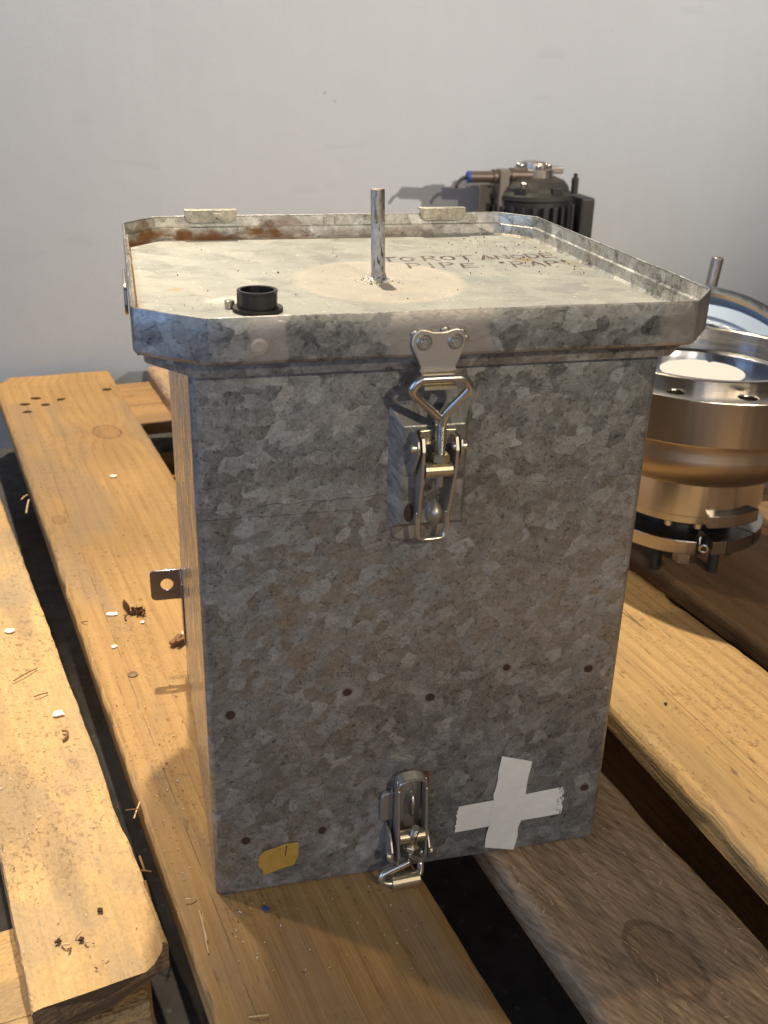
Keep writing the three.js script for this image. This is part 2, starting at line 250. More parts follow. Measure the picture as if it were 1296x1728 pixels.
// wood: s along the board (m), w across (m)
function woodPx(s, w, o) {
  const sd = o.seed; let knot = 0, warp = 0, ringk = 0;
  for (const [ks, kw, kr] of o.knots ?? []) { const dx = (s - ks) * 0.62, dy = w - kw, d = Math.hypot(dx, dy), f = Math.exp(-((d / (kr * 2.2)) ** 2)); warp += dy / (d + 0.002) * f * kr * 1.6; const q = 1 - ss(kr * 0.72, kr * 1.05, d + 0.002 * (vn(s * 300, w * 300, sd) - 0.5)); if (q > knot) { knot = q; ringk = 0.5 + 0.5 * Math.sin(d * 3600 + 3 * fbm(s * 80, w * 80, sd)); } }
  const ww = w + warp + 0.010 * (fbm(s * 1.6, w * 4, sd + 1, 3) - 0.5) + 0.0022 * (fbm(s * 9, w * 30, sd + 2, 2) - 0.5);
  const r = Math.hypot(ww - o.pith, o.depth) * o.freq + 0.9 * fbm(s * 1.3, w * 3, sd + 3, 2), ring = r - Math.floor(r), late = ss(0.35, 0.9, ring) * (1 - ss(0.92, 1.0, ring));
  const fib = (fbm(s * 40, w * 1500, sd + 4, 3) - 0.5) * (o.fib ?? (o.fuzz ? 0.55 : 1)), fib2 = vn(s * 14, w * 520, sd + 5) - 0.5, blot = fbm(s * 7, w * 16, sd + 6, 4) - 0.5, micro = hsh(Math.floor(s * 1100), Math.floor(w * 1700), sd) - 0.5;
  let c = mix3(o.light, o.dark, late * o.contrast); let l = 1 + fib * 0.34 + fib2 * 0.16 + blot * o.blot + micro * 0.1;
  if (knot > 0) { const q = ss(0.55, 0.95, 1 - knot < 0.02 ? 0 : 0.9); c = mix3(c, mix3(mix3(o.dark, [0.30, 0.14, 0.05], 0.6), [0.17, 0.075, 0.03], ringk * 0.5), knot * 0.38); if (knot > 0.02 && knot < 0.6) c = mix3(c, [0.10, 0.05, 0.02], 0.5); }
  c = c.map((q) => q * l);
  // grey handling dirt and dark streaks
  const dirt = ss(0.52, 0.74, fbm(s * 5 + 9, w * 22, sd + 7, 4)); c = mix3(c, o.grime, dirt * o.dirty);
  const dash = ss(0.80, 0.9, fbm(s * 55, w * 420, sd + 8, 2)); c = mix3(c, [0.07, 0.04, 0.02], dash * o.dash);
  const cr = Math.abs(fbm(s * 0.45, w * 34, sd + 20, 1) - 0.5), crk = (1 - ss(0.0012, 0.0045, cr)) * ss(0.52, 0.6, fbm(s * 4, w * 10, sd + 21, 2)); c = mix3(c, [0.07, 0.035, 0.015], crk * 0.75);
  const speck = fbm(s * 380, w * 420, sd + 9, 2); c = mix3(c, [0.10, 0.055, 0.022], ss(0.66, 0.74, speck) * ss(0.38, 0.6, fbm(s * 14, w * 26, sd + 10, 3)) * o.speck);
  let h = 0.5 - crk * 0.4 + fib * 0.45 + fib2 * 0.25 - late * 0.12 + (o.saw ? o.saw * 1.3 * (fbm((s * 0.93 + w * 0.37) * 90, (w * 0.93 - s * 0.37) * 620, sd + 11, 3) - 0.5) : 0) + (o.pits ? o.pits * (fbm(s * 420, w * 520, sd + 12, 3) - 0.5) : 0);
  if (o.saw) { const sw = fbm((s * 0.93 + w * 0.37) * 90, (w * 0.93 - s * 0.37) * 620, sd + 11, 3) - 0.5; c = c.map((q) => q * (1 + sw * 1.1)); }
  if (o.cross) { const cs = fbm(s * 260 + fbm(s * 9, w * 9, sd, 2) * 8, w * 11, sd + 13, 2) - 0.5; c = c.map((q) => q * (1 + cs * 0.16 * o.cross)); h += cs * 0.3 * o.cross; const tm = ss(0.7, 0.82, fbm(s * 3 + 5, w * 7, sd + 14, 3)); c = mix3(c, [0.26, 0.18, 0.11], tm * 0.35); }
  if (o.fuzz) { const fz = fbm(s * 420, w * 520, sd + 15, 2) - 0.5, sw2 = vn(s * 160 + w * 240, w * 140 - s * 90, sd + 16) - 0.5; c = c.map((q) => q * (1 + (fz * 0.5 + sw2 * 0.14) * o.fuzz)); const st = ss(0.5, 0.7, fbm(s * 16, w * 24, sd + 17, 4)); c = mix3(c, [0.34, 0.255, 0.165], st * 0.45); }
  return { c, h, r: 0.78 };
}
const WL = 2.0, WW = 0.25;   // texture covers 2 m by 0.25 m
const woodMats = {};
function wood(name, o, bump = 0.0009, W_ = 2048, H_ = 400) { woodMats[name] = fromBake(bake(W_, H_, (u, v) => woodPx(u * WL, v * WW, o), 'cb'), { roughness: 0.8 }, bump); }
const YEL = { light: [0.42, 0.245, 0.092], dark: [0.315, 0.162, 0.052], grime: [0.27, 0.19, 0.12] };
wood('amber', { ...YEL, seed: 101, pith: 0.32, depth: 0.08, freq: 70, contrast: 0.38, blot: 0.42, dirty: 0.5, dash: 0.35, speck: 0.3, cross: 0.5, fib: 0.6, knots: [[0.822, 0.041, 0.0085], [0.50, 0.15, 0.02]] }, 0.0011, 2048, 512);
wood('rough', { light: [0.56, 0.36, 0.165], dark: [0.45, 0.265, 0.108], grime: [0.30, 0.21, 0.12], seed: 131, pith: 0.1, depth: 0.2, freq: 50, contrast: 0.2, blot: 0.45, dirty: 0.7, dash: 0.2, speck: 0.5, pits: 1.0, fuzz: 0.5, knots: [[1.451, 0.0645, 0.0046], [1.328, 0.052, 0.0052], [1.325, 0.094, 0.0046]] }, 0.0014, 2048, 512);
wood('sawn', { light: [0.40, 0.265, 0.16], dark: [0.30, 0.185, 0.105], grime: [0.23, 0.16, 0.11], seed: 151, pith: -0.05, depth: 0.1, freq: 90, contrast: 0.55, blot: 0.4, dirty: 0.5, dash: 0.45, speck: 0.2, saw: 0.34, fib: 0.8, knots: [[1.62, 0.115, 0.022]] }, 0.0010, 2048, 512);
wood('honey', { light: [0.53, 0.335, 0.14], dark: [0.36, 0.20, 0.07], grime: [0.32, 0.21, 0.10], seed: 171, pith: 0.4, depth: 0.05, freq: 75, contrast: 0.45, blot: 0.3, dirty: 0.35, dash: 0.6, speck: 0.35, pits: 0.35, knots: [[1.52, 0.10, 0.008]] }, 0.0011, 2048, 512);
wood('under', { light: [0.42, 0.24, 0.10], dark: [0.30, 0.155, 0.06], grime: [0.16, 0.11, 0.07], seed: 191, pith: 0.2, depth: 0.1, freq: 90, contrast: 0.5, blot: 0.4, dirty: 0.4, dash: 0.4, speck: 0.5, pits: 0.5 }, 0.0012, 1024, 256);
wood('flangeShade', { light: [0.20, 0.115, 0.055], dark: [0.14, 0.075, 0.034], grime: [0.09, 0.06, 0.04], seed: 231, pith: 0.2, depth: 0.1, freq: 60, contrast: 0.5, blot: 0.4, dirty: 0.5, dash: 0.4, speck: 0.4, pits: 0.4 }, 0.0010, 1024, 256);  // board colour darkened to hold the shade under the flange
wood('endgrain', { light: [0.46, 0.29, 0.165], dark: [0.28, 0.16, 0.085], grime: [0.18, 0.12, 0.08], seed: 211, pith: 0.05, depth: 0.02, freq: 260, contrast: 0.8, blot: 0.4, dirty: 0.5, dash: 0.3, speck: 0.4, pits: 1.0 }, 0.002, 1024, 256);

const wallTex = bake(1024, 1024, (u, v) => { const x = u * 1.6, y = v * 1.6; const a = fbm(x * 220, y * 220, 301, 3) - 0.5, b = fbm(x * 30, y * 30, 302, 4) - 0.5, c = fbm(x * 2.2, y * 2.2, 303, 3) - 0.5; const drag = vn(x * 60, y * 5, 304) - 0.5; let l = 0.455 * (1 + a * 0.03 + b * 0.035 + c * 0.10 + drag * 0.018); const scuff = ss(0.72, 0.8, fbm(x * 9, y * 42, 306, 3)) * ss(0.5, 0.7, fbm(x * 3, y * 3, 307, 2)); l *= 1 - scuff * 0.05; for (const [sx, sy, sr] of [[0.31, 0.62, 0.004], [0.33, 0.605, 0.003], [0.92, 0.74, 0.0022], [1.2, 0.2, 0.003], [0.6, 1.3, 0.003]]) l *= 1 - 0.35 * (1 - ss(sr * 0.4, sr, Math.hypot(x - sx, y - sy) + 0.001 * a));  return { c: [l * 0.92, l * 0.98, l * 1.09], h: 0.5 + a * 0.55 + b * 0.5 + drag * 0.12, r: 0.8 }; }, 'cb');
const floorTex = bake(512, 512, (u, v) => { const a = fbm(u * 40, v * 40, 321, 4), sp = hsh(Math.floor(u * 200), Math.floor(v * 200), 9); const l = 0.085 * (0.6 + 0.8 * a) + (sp > 0.99 ? 0.06 : 0); return { c: [l * 1.08, l * 0.96, l * 0.9], h: a, r: 0.9 }; }, 'cb');

const M = {
  front: fromBake(frontTex, {}, 0.0002), side: fromBake(sideTex, {}, 0.0002), rim: fromBake(rimTex, { side: THREE.DoubleSide }, 0.00025), lining: fromBake(linTex, { side: THREE.DoubleSide }, 0.0005), pan: fromBake(panTex, {}, 0.0004),
  zinc: std({ color: new THREE.Color().setRGB(0.60, 0.57, 0.52), metalness: 0.95, roughness: 0.3 }),
  zincDull: std({ color: new THREE.Color().setRGB(0.46, 0.43, 0.39), metalness: 0.85, roughness: 0.44 }),
  zincWarm: std({ color: new THREE.Color().setRGB(0.62, 0.54, 0.40), metalness: 0.9, roughness: 0.36 }),
  strike: std({ color: new THREE.Color().setRGB(0.56, 0.51, 0.46), metalness: 0.72, roughness: 0.42 }),
  tabRaw: std({ color: new THREE.Color().setRGB(0.60, 0.55, 0.44), metalness: 0.45, roughness: 0.6 }),
  tabDark: std({ color: new THREE.Color().setRGB(0.20, 0.19, 0.22), metalness: 0.95, roughness: 0.25 }),
  rust: std({ color: new THREE.Color().setRGB(0.042, 0.022, 0.016), roughness: 0.85 }),
  rustRed: std({ color: new THREE.Color().setRGB(0.15, 0.06, 0.03), roughness: 0.85 }),
  black: std({ color: new THREE.Color().setRGB(0.014, 0.014, 0.016), roughness: 0.38 }),
  blackDusty: std({ color: new THREE.Color().setRGB(0.022, 0.020, 0.018), roughness: 0.62 }),
  blackBody: std({ color: new THREE.Color().setRGB(0.012, 0.012, 0.013), roughness: 0.5 }),
  rubber: std({ color: new THREE.Color().setRGB(0.02, 0.019, 0.018), roughness: 0.7 }),
  steel: std({ color: new THREE.Color().setRGB(0.52, 0.50, 0.48), metalness: 1, roughness: 0.26 }),
  steelDark: std({ color: new THREE.Color().setRGB(0.40, 0.36, 0.33), metalness: 1, roughness: 0.34 }),
  steelSatin: std({ color: new THREE.Color().setRGB(0.43, 0.40, 0.37), metalness: 1, roughness: 0.27 }),
  mirror: std({ color: new THREE.Color().setRGB(0.24, 0.29, 0.42), metalness: 1, roughness: 0.16 }),  // polished seat; the dark blue it reflects is put into its colour
  steelBlue: std({ color: new THREE.Color().setRGB(0.62, 0.67, 0.74), metalness: 1, roughness: 0.22 }),
  blued: std({ color: new THREE.Color().setRGB(0.20, 0.25, 0.36), metalness: 1, roughness: 0.3 }),
  bowl: std({ color: new THREE.Color().setRGB(0.40, 0.32, 0.25), metalness: 1, roughness: 0.42 }),
  tan: std({ color: new THREE.Color().setRGB(0.17, 0.15, 0.13), metalness: 0.4, roughness: 0.5 }),
  bluedFace: std({ color: new THREE.Color().setRGB(0.27, 0.33, 0.44), metalness: 0.9, roughness: 0.48 }),
  paper: std({ color: new THREE.Color().setRGB(0.56, 0.55, 0.55), roughness: 0.85 }),
  tape: std({ color: new THREE.Color().setRGB(0.72, 0.70, 0.68), roughness: 0.6 }),
  brass: std({ color: new THREE.Color().setRGB(0.15, 0.118, 0.102), metalness: 0.7, roughness: 0.42 }),
  bluePlastic: std({ color: new THREE.Color().setRGB(0.02, 0.06, 0.28), roughness: 0.45 }),
  flake: std({ color: new THREE.Color().setRGB(0.78, 0.76, 0.70), roughness: 0.7 }),
  chip: std({ color: new THREE.Color().setRGB(0.22, 0.11, 0.045), roughness: 0.9 }),
  sliver: std({ color: new THREE.Color().setRGB(0.66, 0.47, 0.26), roughness: 0.85 }),
  nail: std({ color: new THREE.Color().setRGB(0.20, 0.12, 0.075), metalness: 0.4, roughness: 0.6 }),
  hole: std({ color: new THREE.Color().setRGB(0.05, 0.025, 0.012), roughness: 0.95 }),
};

{ const map = rimTex.map.clone(), bump = rimTex.bump.clone(), rough = rimTex.rough.clone(); for (const t of [map, bump, rough]) { t.repeat.set(1 / RIM_L, 1 / 0.056); t.offset.set(0.31, 0.2); t.needsUpdate = true; }
  M.plate = std({ color: new THREE.Color().setRGB(0.95, 0.92, 0.88), map, bumpMap: bump, bumpScale: 0.0004, roughnessMap: rough, metalnessMap: rough, roughness: 1, metalness: 1 });
  M.plateWarm = M.plate.clone(); M.plateWarm.color.setRGB(1.75, 1.65, 1.4); }

// ---------------------------------------------------------------- the setting
{
  const g = new THREE.PlaneGeometry(9, 5, 2, 2), uv = g.attributes.uv; for (let i = 0; i < uv.count; i++) uv.setXY(i, uv.getX(i) * 9 / 1.6, uv.getY(i) * 5 / 1.6);
  const slab = box(9, 5, 0.12, 0.002);
  const m = part('wall', g, fromBake(wallTex, { roughness: 0.7 }, 0.0003), scene);
  m.rotation.y = Math.atan(0.155); m.position.set(-0.25, -0.144 + 2.5, -1.352); m.userData.kind = 'structure';
  const back = part('wall_backing', slab, std({ color: 0x777777, roughness: 0.9 }), m); back.position.z = -0.064;
  const f = new THREE.PlaneGeometry(10, 9, 1, 1).rotateX(-Math.PI / 2), fu = f.attributes.uv; for (let i = 0; i < fu.count; i++) fu.setXY(i, fu.getX(i) * 16, fu.getY(i) * 14);
  const fl = part('floor', f, fromBake(floorTex, { roughness: 0.9 }, 0.001), scene); fl.position.set(0, -0.144, 2.2); fl.userData.kind = 'structure';
}
// board between the lines xL(z) and xR(z), ends z0(w) / z1(w), top at y; w = 0 left .. 1 right
function board(o) {
  const N = o.rows ?? 150, K = 14, r = o.r ?? 0.004, pos = [], uv = [], idx = [], q = o.seed ?? 1, T = o.t ?? 0.022, rag = (o.rag ?? 0.0012) * 0.45;
  // profile: (w, dx inset, dy)
  const prof = []; prof.push([0, 0, -T]); prof.push([0, 0, -T * 0.5]); prof.push([0, 0, -r]); prof.push([0, r * 0.3, -r * 0.3]); prof.push([0, r, 0]);
  for (let i = 1; i < K; i++) prof.push([i / K, 0, 0]);
  prof.push([1, -r, 0]); prof.push([1, -r * 0.3, -r * 0.3]); prof.push([1, 0, -r]); prof.push([1, 0, -T * 0.5]); prof.push([1, 0, -T]); prof.push([0.5, 0, -T]); prof.push([0, 0, -T]);
  const P = prof.length, xm0 = o.tex ?? 0.02;
  const at = (t, p) => {
    const w = p[0], za = o.z0(w), zb = o.z1(w), z = za + (zb - za) * t, xl = o.xL(z), xr = o.xR(z);
    let x = xl + (xr - xl) * w + p[1], y = o.y + p[2];
    if (p[2] > -T * 0.9) { const side = w === 0 ? -1 : w === 1 ? 1 : 0; if (side) { const e = (fbm(z * 70, 3 + w * 7, q, 4) - 0.5) * 2 + (fbm(z * 9, 3 + w * 7, q + 2, 2) - 0.5) * 0.5, chip = ss(0.62, 0.8, fbm(z * 9, 8 + w * 5, q + 7, 3)); x += side * (e * rag - chip * rag * 3.0) + (p[2] < -r * 0.5 ? (fbm(z * 60, p[2] * 300, q + 9, 2) - 0.5) * 0.0012 : 0); } if (p[2] >= -1e-6) y += (fbm(z * 6, w * 3, q + 4, 2) - 0.5) * 0.0012; }
    return [x, y, z];
  };
  let per = [0]; for (let k = 1; k < P; k++) { const a = at(0.5, prof[k - 1]), b = at(0.5, prof[k]); per.push(per[k - 1] + Math.hypot(a[0] - b[0], a[1] - b[1])); }
  for (let i = 0; i <= N; i++) for (let k = 0; k < P; k++) { const p = at(i / N, prof[k]); pos.push(...p); uv.push((p[2] + 1.5) / WL, (xm0 + per[k]) / WW); }
  for (let i = 0; i < N; i++) for (let k = 0; k < P - 1; k++) { const a = i * P + k, b = a + 1, c = a + P, d = c + 1; idx.push(a, c, b, b, c, d); }
  const g = new THREE.BufferGeometry(); g.setAttribute('position', new THREE.Float32BufferAttribute(pos, 3)); g.setAttribute('uv', new THREE.Float32BufferAttribute(uv, 2)); g.setIndex(idx); g.computeVertexNormals();
  const out = toCreasedNormals(g, 0.9);
  const cap = (t) => { const cp = [], cu = [], ci = []; const c0 = at(t, [0.5, 0, -T / 2]); cp.push(...c0); cu.push(0.3, 0.3); for (let k = 0; k < P; k++) { const p = at(t, prof[k]); const lin = at(t, [prof[k][0], prof[k][1], prof[k][2]]); cp.push(...lin); cu.push(lin[0] * 1.2, (lin[1] + 0.1) * 4); } for (let k = 1; k < P; k++) ci.push(0, k, k + 1); const e = new THREE.BufferGeometry(); e.setAttribute('position', new THREE.Float32BufferAttribute(cp, 3)); e.setAttribute('uv', new THREE.Float32BufferAttribute(cu, 2)); if (t > 0.5) ci.reverse(); e.setIndex(ci); e.computeVertexNormals(); return e; };
  return { geo: out, caps: [cap(0), cap(1)] };
}
const line = (x0, z0, x1, z1) => (z) => x0 + (x1 - x0) * (z - z0) / (z1 - z0);
function deck(o, matName, parent) {
  const b = board(o), m = part('deck_board', b.geo, woodMats[matName], parent);
  part('end_grain', b.caps[0], woodMats.endgrain, m); part('end_grain', b.caps[1], woodMats.endgrain, m);
  return m;
}
function nailHead(p, x, z, r = 0.0042, y = 0.0012) { const g = lathe([[0, y + 0.0006], [r * 0.8, y + 0.0005], [r, y], [r, y - 0.003]], 18); return part('nail', g.translate(x, 0, z), M.nail, p); }
function nailHole(p, x, z, r = 0.004, s = 1.4, a = 0) { const q = rng(Math.round((x + 2) * 9000)), pts = []; for (let i = 0; i < 14; i++) { const t = i / 14 * 6.283, k = r * (0.7 + 0.6 * q()); pts.push([Math.cos(t) * k * s, Math.sin(t) * k]); } const g = extr(polyShape(pts), 0.0012, 0, 2).rotateX(-Math.PI / 2).rotateY(a); return part('nail_hole', g.translate(x, 0.0006, z), M.hole, p); }
function slivers(p, list, mat = M.sliver) { for (const [x, y, z, dx, dy, dz, r] of list) part('splinter', tube([[x, y, z], [x + dx * 0.5, y + dy * 0.5 + 0.0012, z + dz * 0.5 + 0.001], [x + dx, y + dy, z + dz]], r ?? 0.0006, 8, 5), mat, p); }
const cross = (x0, x1, zc, d, y, t, slope = -0.16) => { const g = box(x1 - x0, t, d, 0.0015), uv = g.attributes.uv, ps = g.attributes.position; for (let i = 0; i < uv.count; i++) uv.setXY(i, ps.getX(i) / WL + 0.3, (ps.getZ(i) + ps.getY(i) + 0.2) / WW); g.rotateY(-Math.atan(slope)); g.translate((x0 + x1) / 2, y - t / 2, zc + slope * (x0 + x1) / 2); return g; };

const palA = thing('wooden_pallet', 'pale wooden pallet carrying the galvanised box and steel flanges, set against the wall', 'pallet', [0, 0, 0]);
{
  const c1 = 1; // slope of the boards ~ 9.3 degrees
  const p2 = deck({ xL: (z) => line(-0.268, -1.3, -0.0105, 0.1)(z) + 0.024 * ss(-1.275, -1.318, z), xR: line(-0.066, -1.31, 0.163, 0.1), z0: (w) => -1.318 - 0.018 * w, z1: (w) => 0.62, y: 0, t: 0.024, seed: 41, rag: 0.0014, r: 0.005, tex: 0.0, rows: 260 }, 'amber', palA);
  p2.userData.label = 'smooth amber board under the left half of the box';
  for (const [x, z] of [[-0.051, -0.301]]) nailHead(p2, x, z, 0.0048);
  for (const [x, z, a] of [[-0.189, -1.187, 0], [-0.205, -1.157, 0], [-0.149, -1.174, 0.5], [-0.172, -1.149, 0.1], [-0.198, -1.116, 0.1], [-0.074, -1.218, 0.1]]) nailHole(p2, x, z, 0.0040, 1.8, a);
  slivers(p2, [[-0.006, -0.004, 0.052, 0.004, -0.012, 0.03], [-0.008, -0.005, 0.03, -0.007, -0.008, 0.03], [-0.008, -0.008, 0.045, 0.001, -0.013, 0.028, 0.0009], [-0.05, -0.003, -0.118, -0.005, 0.001, 0.02], [-0.014, 0.001, 0.0, -0.008, 0.003, 0.001], [-0.013, 0, 0.01, 0.003, 0.002, 0.03], [-0.012, 0.0, 0.02, 0.002, 0.001, 0.03], [-0.011, 0.0, 0.014, -0.001, -0.006, 0.03], [-0.178, -0.003, -0.775, -0.006, 0.002, 0.02, 0.001], [-0.175, -0.004, -0.76, -0.002, -0.006, 0.03, 0.0012], [0.01, 0.001, 0.105, 0.012, 0.001, 0.002], [0.03, 0.001, -0.03, 0.002, 0.0, 0.006, 0.0003]]);
  const p3 = deck({ xL: line(0.014, -1.25, 0.2215, 0.11), xR: line(0.155, -1.25, 0.362, 0.124), z0: () => -1.35, z1: () => 0.6, y: 0, t: 0.024, seed: 43, rag: 0.002, r: 0.006, tex: 0.03, rows: 260 }, 'sawn', palA);
  p3.userData.label = 'rough sawn greyish board under the right half of the box';
  const q3 = rng(77); const sl3 = []; for (let i = 0; i < 46; i++) { const z = -0.02 + q3() * 0.2, w = q3(), x = line(0.2225, 0.11, 0.2435, 0.25)(z) + w * 0.135; sl3.push([x, 0.0012, z, (q3() - 0.4) * 0.008, 0.0018 * q3(), (q3() - 0.5) * 0.012, 0.00022]); } slivers(p3, sl3);
  const p4 = deck({ xL: line(0.270, -1.3, 0.400, 0.067), xR: line(0.386, -1.27, 0.604, 0.09), z0: () => -1.37, z1: () => 0.6, y: 0, t: 0.024, seed: 45, rag: 0.0024, r: 0.005, tex: 0.02, rows: 260 }, 'honey', palA);
  p4.userData.label = 'bright honey coloured board right of the box';
  nailHole(p4, 0.43, -0.151, 0.0014, 1, 0);
  slivers(p4, [[0.473, 0.001, -0.08, 0.007, 0.001, 0.002, 0.0005], [0.476, 0.001, -0.083, 0.001, 0.001, 0.004, 0.0005], [0.4, -0.003, -0.03, -0.004, 0.001, 0.016], [0.391, -0.002, -0.11, -0.003, 0.002, 0.012]]);
  deck({ xL: line(0.42, -1.3, 0.632, 0.09), xR: line(0.60, -1.3, 0.83, 0.09), z0: () => -1.40, z1: () => 0.5, y: 0, t: 0.024, seed: 47, rag: 0.0018, tex: 0.05, rows: 160 }, 'flangeShade', palA);
  deck({ xL: line(0.64, -1.3, 0.87, 0.09), xR: line(0.83, -1.3, 1.06, 0.09), z0: () => -1.43, z1: () => 0.4, y: 0, t: 0.024, seed: 48, rag: 0.0018, tex: 0.03, rows: 160 }, 'flangeShade', palA);
  deck({ xL: line(0.88, -1.3, 1.11, 0.09), xR: line(1.05, -1.3, 1.28, 0.09), z0: () => -1.46, z1: () => 0.4, y: 0, t: 0.024, seed: 49, rag: 0.0018, tex: 0.06, rows: 160 }, 'honey', palA);
  for (const [zc, d] of [[-1.225, 0.23], [-0.375, 0.15], [0.5, 0.15]]) part('cross_board', cross(-0.22 + 0.16 * (zc + 1.2), 1.1, zc, d, -0.0255, 0.022), woodMats.under, palA);
  for (const zc of [-1.24, -0.375, 0.5]) for (const xo of [0, 0.45, 0.93]) part('block', cross(-0.2 + 0.16 * (zc + 1.25) + xo, -0.06 + 0.16 * (zc + 1.25) + xo, zc, 0.12, -0.049, 0.074), woodMats.under, palA);
  part('bottom_board', cross(-0.2, 1.1, -1.16, 0.12, -0.1235, 0.02), woodMats.under, palA);
  for (const xo of [0.46, 0.94]) { const b = board({ xL: line(-0.2 + xo, -1.06, 0.02 + xo, 0.4), xR: line(-0.09 + xo, -1.06, 0.14 + xo, 0.4), z0: () => -1.06, z1: () => 0.56, y: -0.1245, t: 0.018, seed: 53, rows: 40 }); part('bottom_board', b.geo, woodMats.under, palA); }
}
const palB = thing('wooden_pallet', 'rough speckled wooden pallet whose sawn board end shows at bottom left', 'pallet', [0, 0, 0]);
{
  const p1 = deck({ xL: line(-0.346, -0.95, -0.121, 0.07), xR: line(-0.247, -0.93, -0.0355, 0.034), z0: (w) => -0.945 + 0.03 * w, z1: (w) => (w < 0.82 ? 0.070 - 0.016 * w / 0.82 : 0.054 - 0.022 * (w - 0.82) / 0.18), y: -0.001, t: 0.022, seed: 61, rag: 0.0016, r: 0.003, tex: 0.0, rows: 200 }, 'rough', palB);
  p1.userData.label = 'speckled edge board with a cut front corner';
  nailHole(p1, -0.080, -0.004, 0.0017, 1, 0); nailHole(p1, -0.107, 0.018, 0.0014, 1.5, 0.6); nailHole(p1, -0.092, 0.0195, 0.0016, 1.2, 0);
  slivers(p1, [[-0.105, 0.0, 0.021, 0.006, 0.003, 0.003, 0.0008], [-0.096, 0.0, 0.017, 0.004, 0.003, -0.003, 0.0007], [-0.099, 0.0, 0.023, -0.001, 0.003, 0.005, 0.0008], [-0.090, 0.0, 0.022, 0.003, 0.002, 0.002, 0.0007], [-0.108, 0.0, 0.016, 0.003, 0.003, -0.002, 0.0007]]);
  slivers(p1, [[-0.061, -0.001, -0.108, 0.011, 0.003, 0.005, 0.0005], [-0.051, -0.002, -0.04, 0.007, 0.001, 0.004, 0.0006], [-0.052, -0.002, -0.055, 0.003, -0.004, 0.012, 0.0009], [-0.049, -0.003, -0.03, 0.003, -0.008, 0.011, 0.001], [-0.1, 0.001, -0.41, 0.006, 0.003, 0.004, 0.0006], [-0.14, 0.001, -0.33, -0.02, 0.001, 0.02, 0.0006], [-0.128, 0.001, -0.285, -0.012, 0.001, 0.006, 0.0006]], M.chip);
  deck({ xL: line(-0.62, -0.95, -0.40, 0.07), xR: line(-0.47, -0.95, -0.25, 0.07), z0: () => -0.94, z1: () => 0.09, y: -0.001, t: 0.022, seed: 63, rows: 60 }, 'rough', palB);
  for (const [zc, d, ex] of [[0.012, 0.102, 0], [-0.46, 0.1, 0], [-0.9, 0.1, 0]]) { const xr = line(-0.252, -0.945, -0.044, 0.034)(zc) - 0.004; part('cross_board', cross(-0.75, xr, zc - 0.16 * 0.09, d, -0.0235, 0.022, -0.2).clone(), woodMats.rough, palB); }
  for (const zc of [-0.013, -0.46, -0.9]) {
    const xr = line(-0.252, -0.945, -0.044, 0.034)(zc), s = polyShape([[xr - 0.08, -zc - 0.062], [xr - 0.018, -zc - 0.05], [xr + 0.004, -zc - 0.028], [xr - 0.012, -zc + 0.05], [xr - 0.095, -zc + 0.06]]);
    const g = extr(s, 0.078, 0.001, 2).rotateX(-Math.PI / 2), uv = g.attributes.uv, ps = g.attributes.position; for (let i = 0; i < uv.count; i++) uv.setXY(i, ps.getX(i) / WL * 2 + 0.2, ps.getY(i) / WW + 0.5);
    g.translate(0, -0.0465 - 0.078, 0); part('block', g, woodMats.under, palB);
  }
}

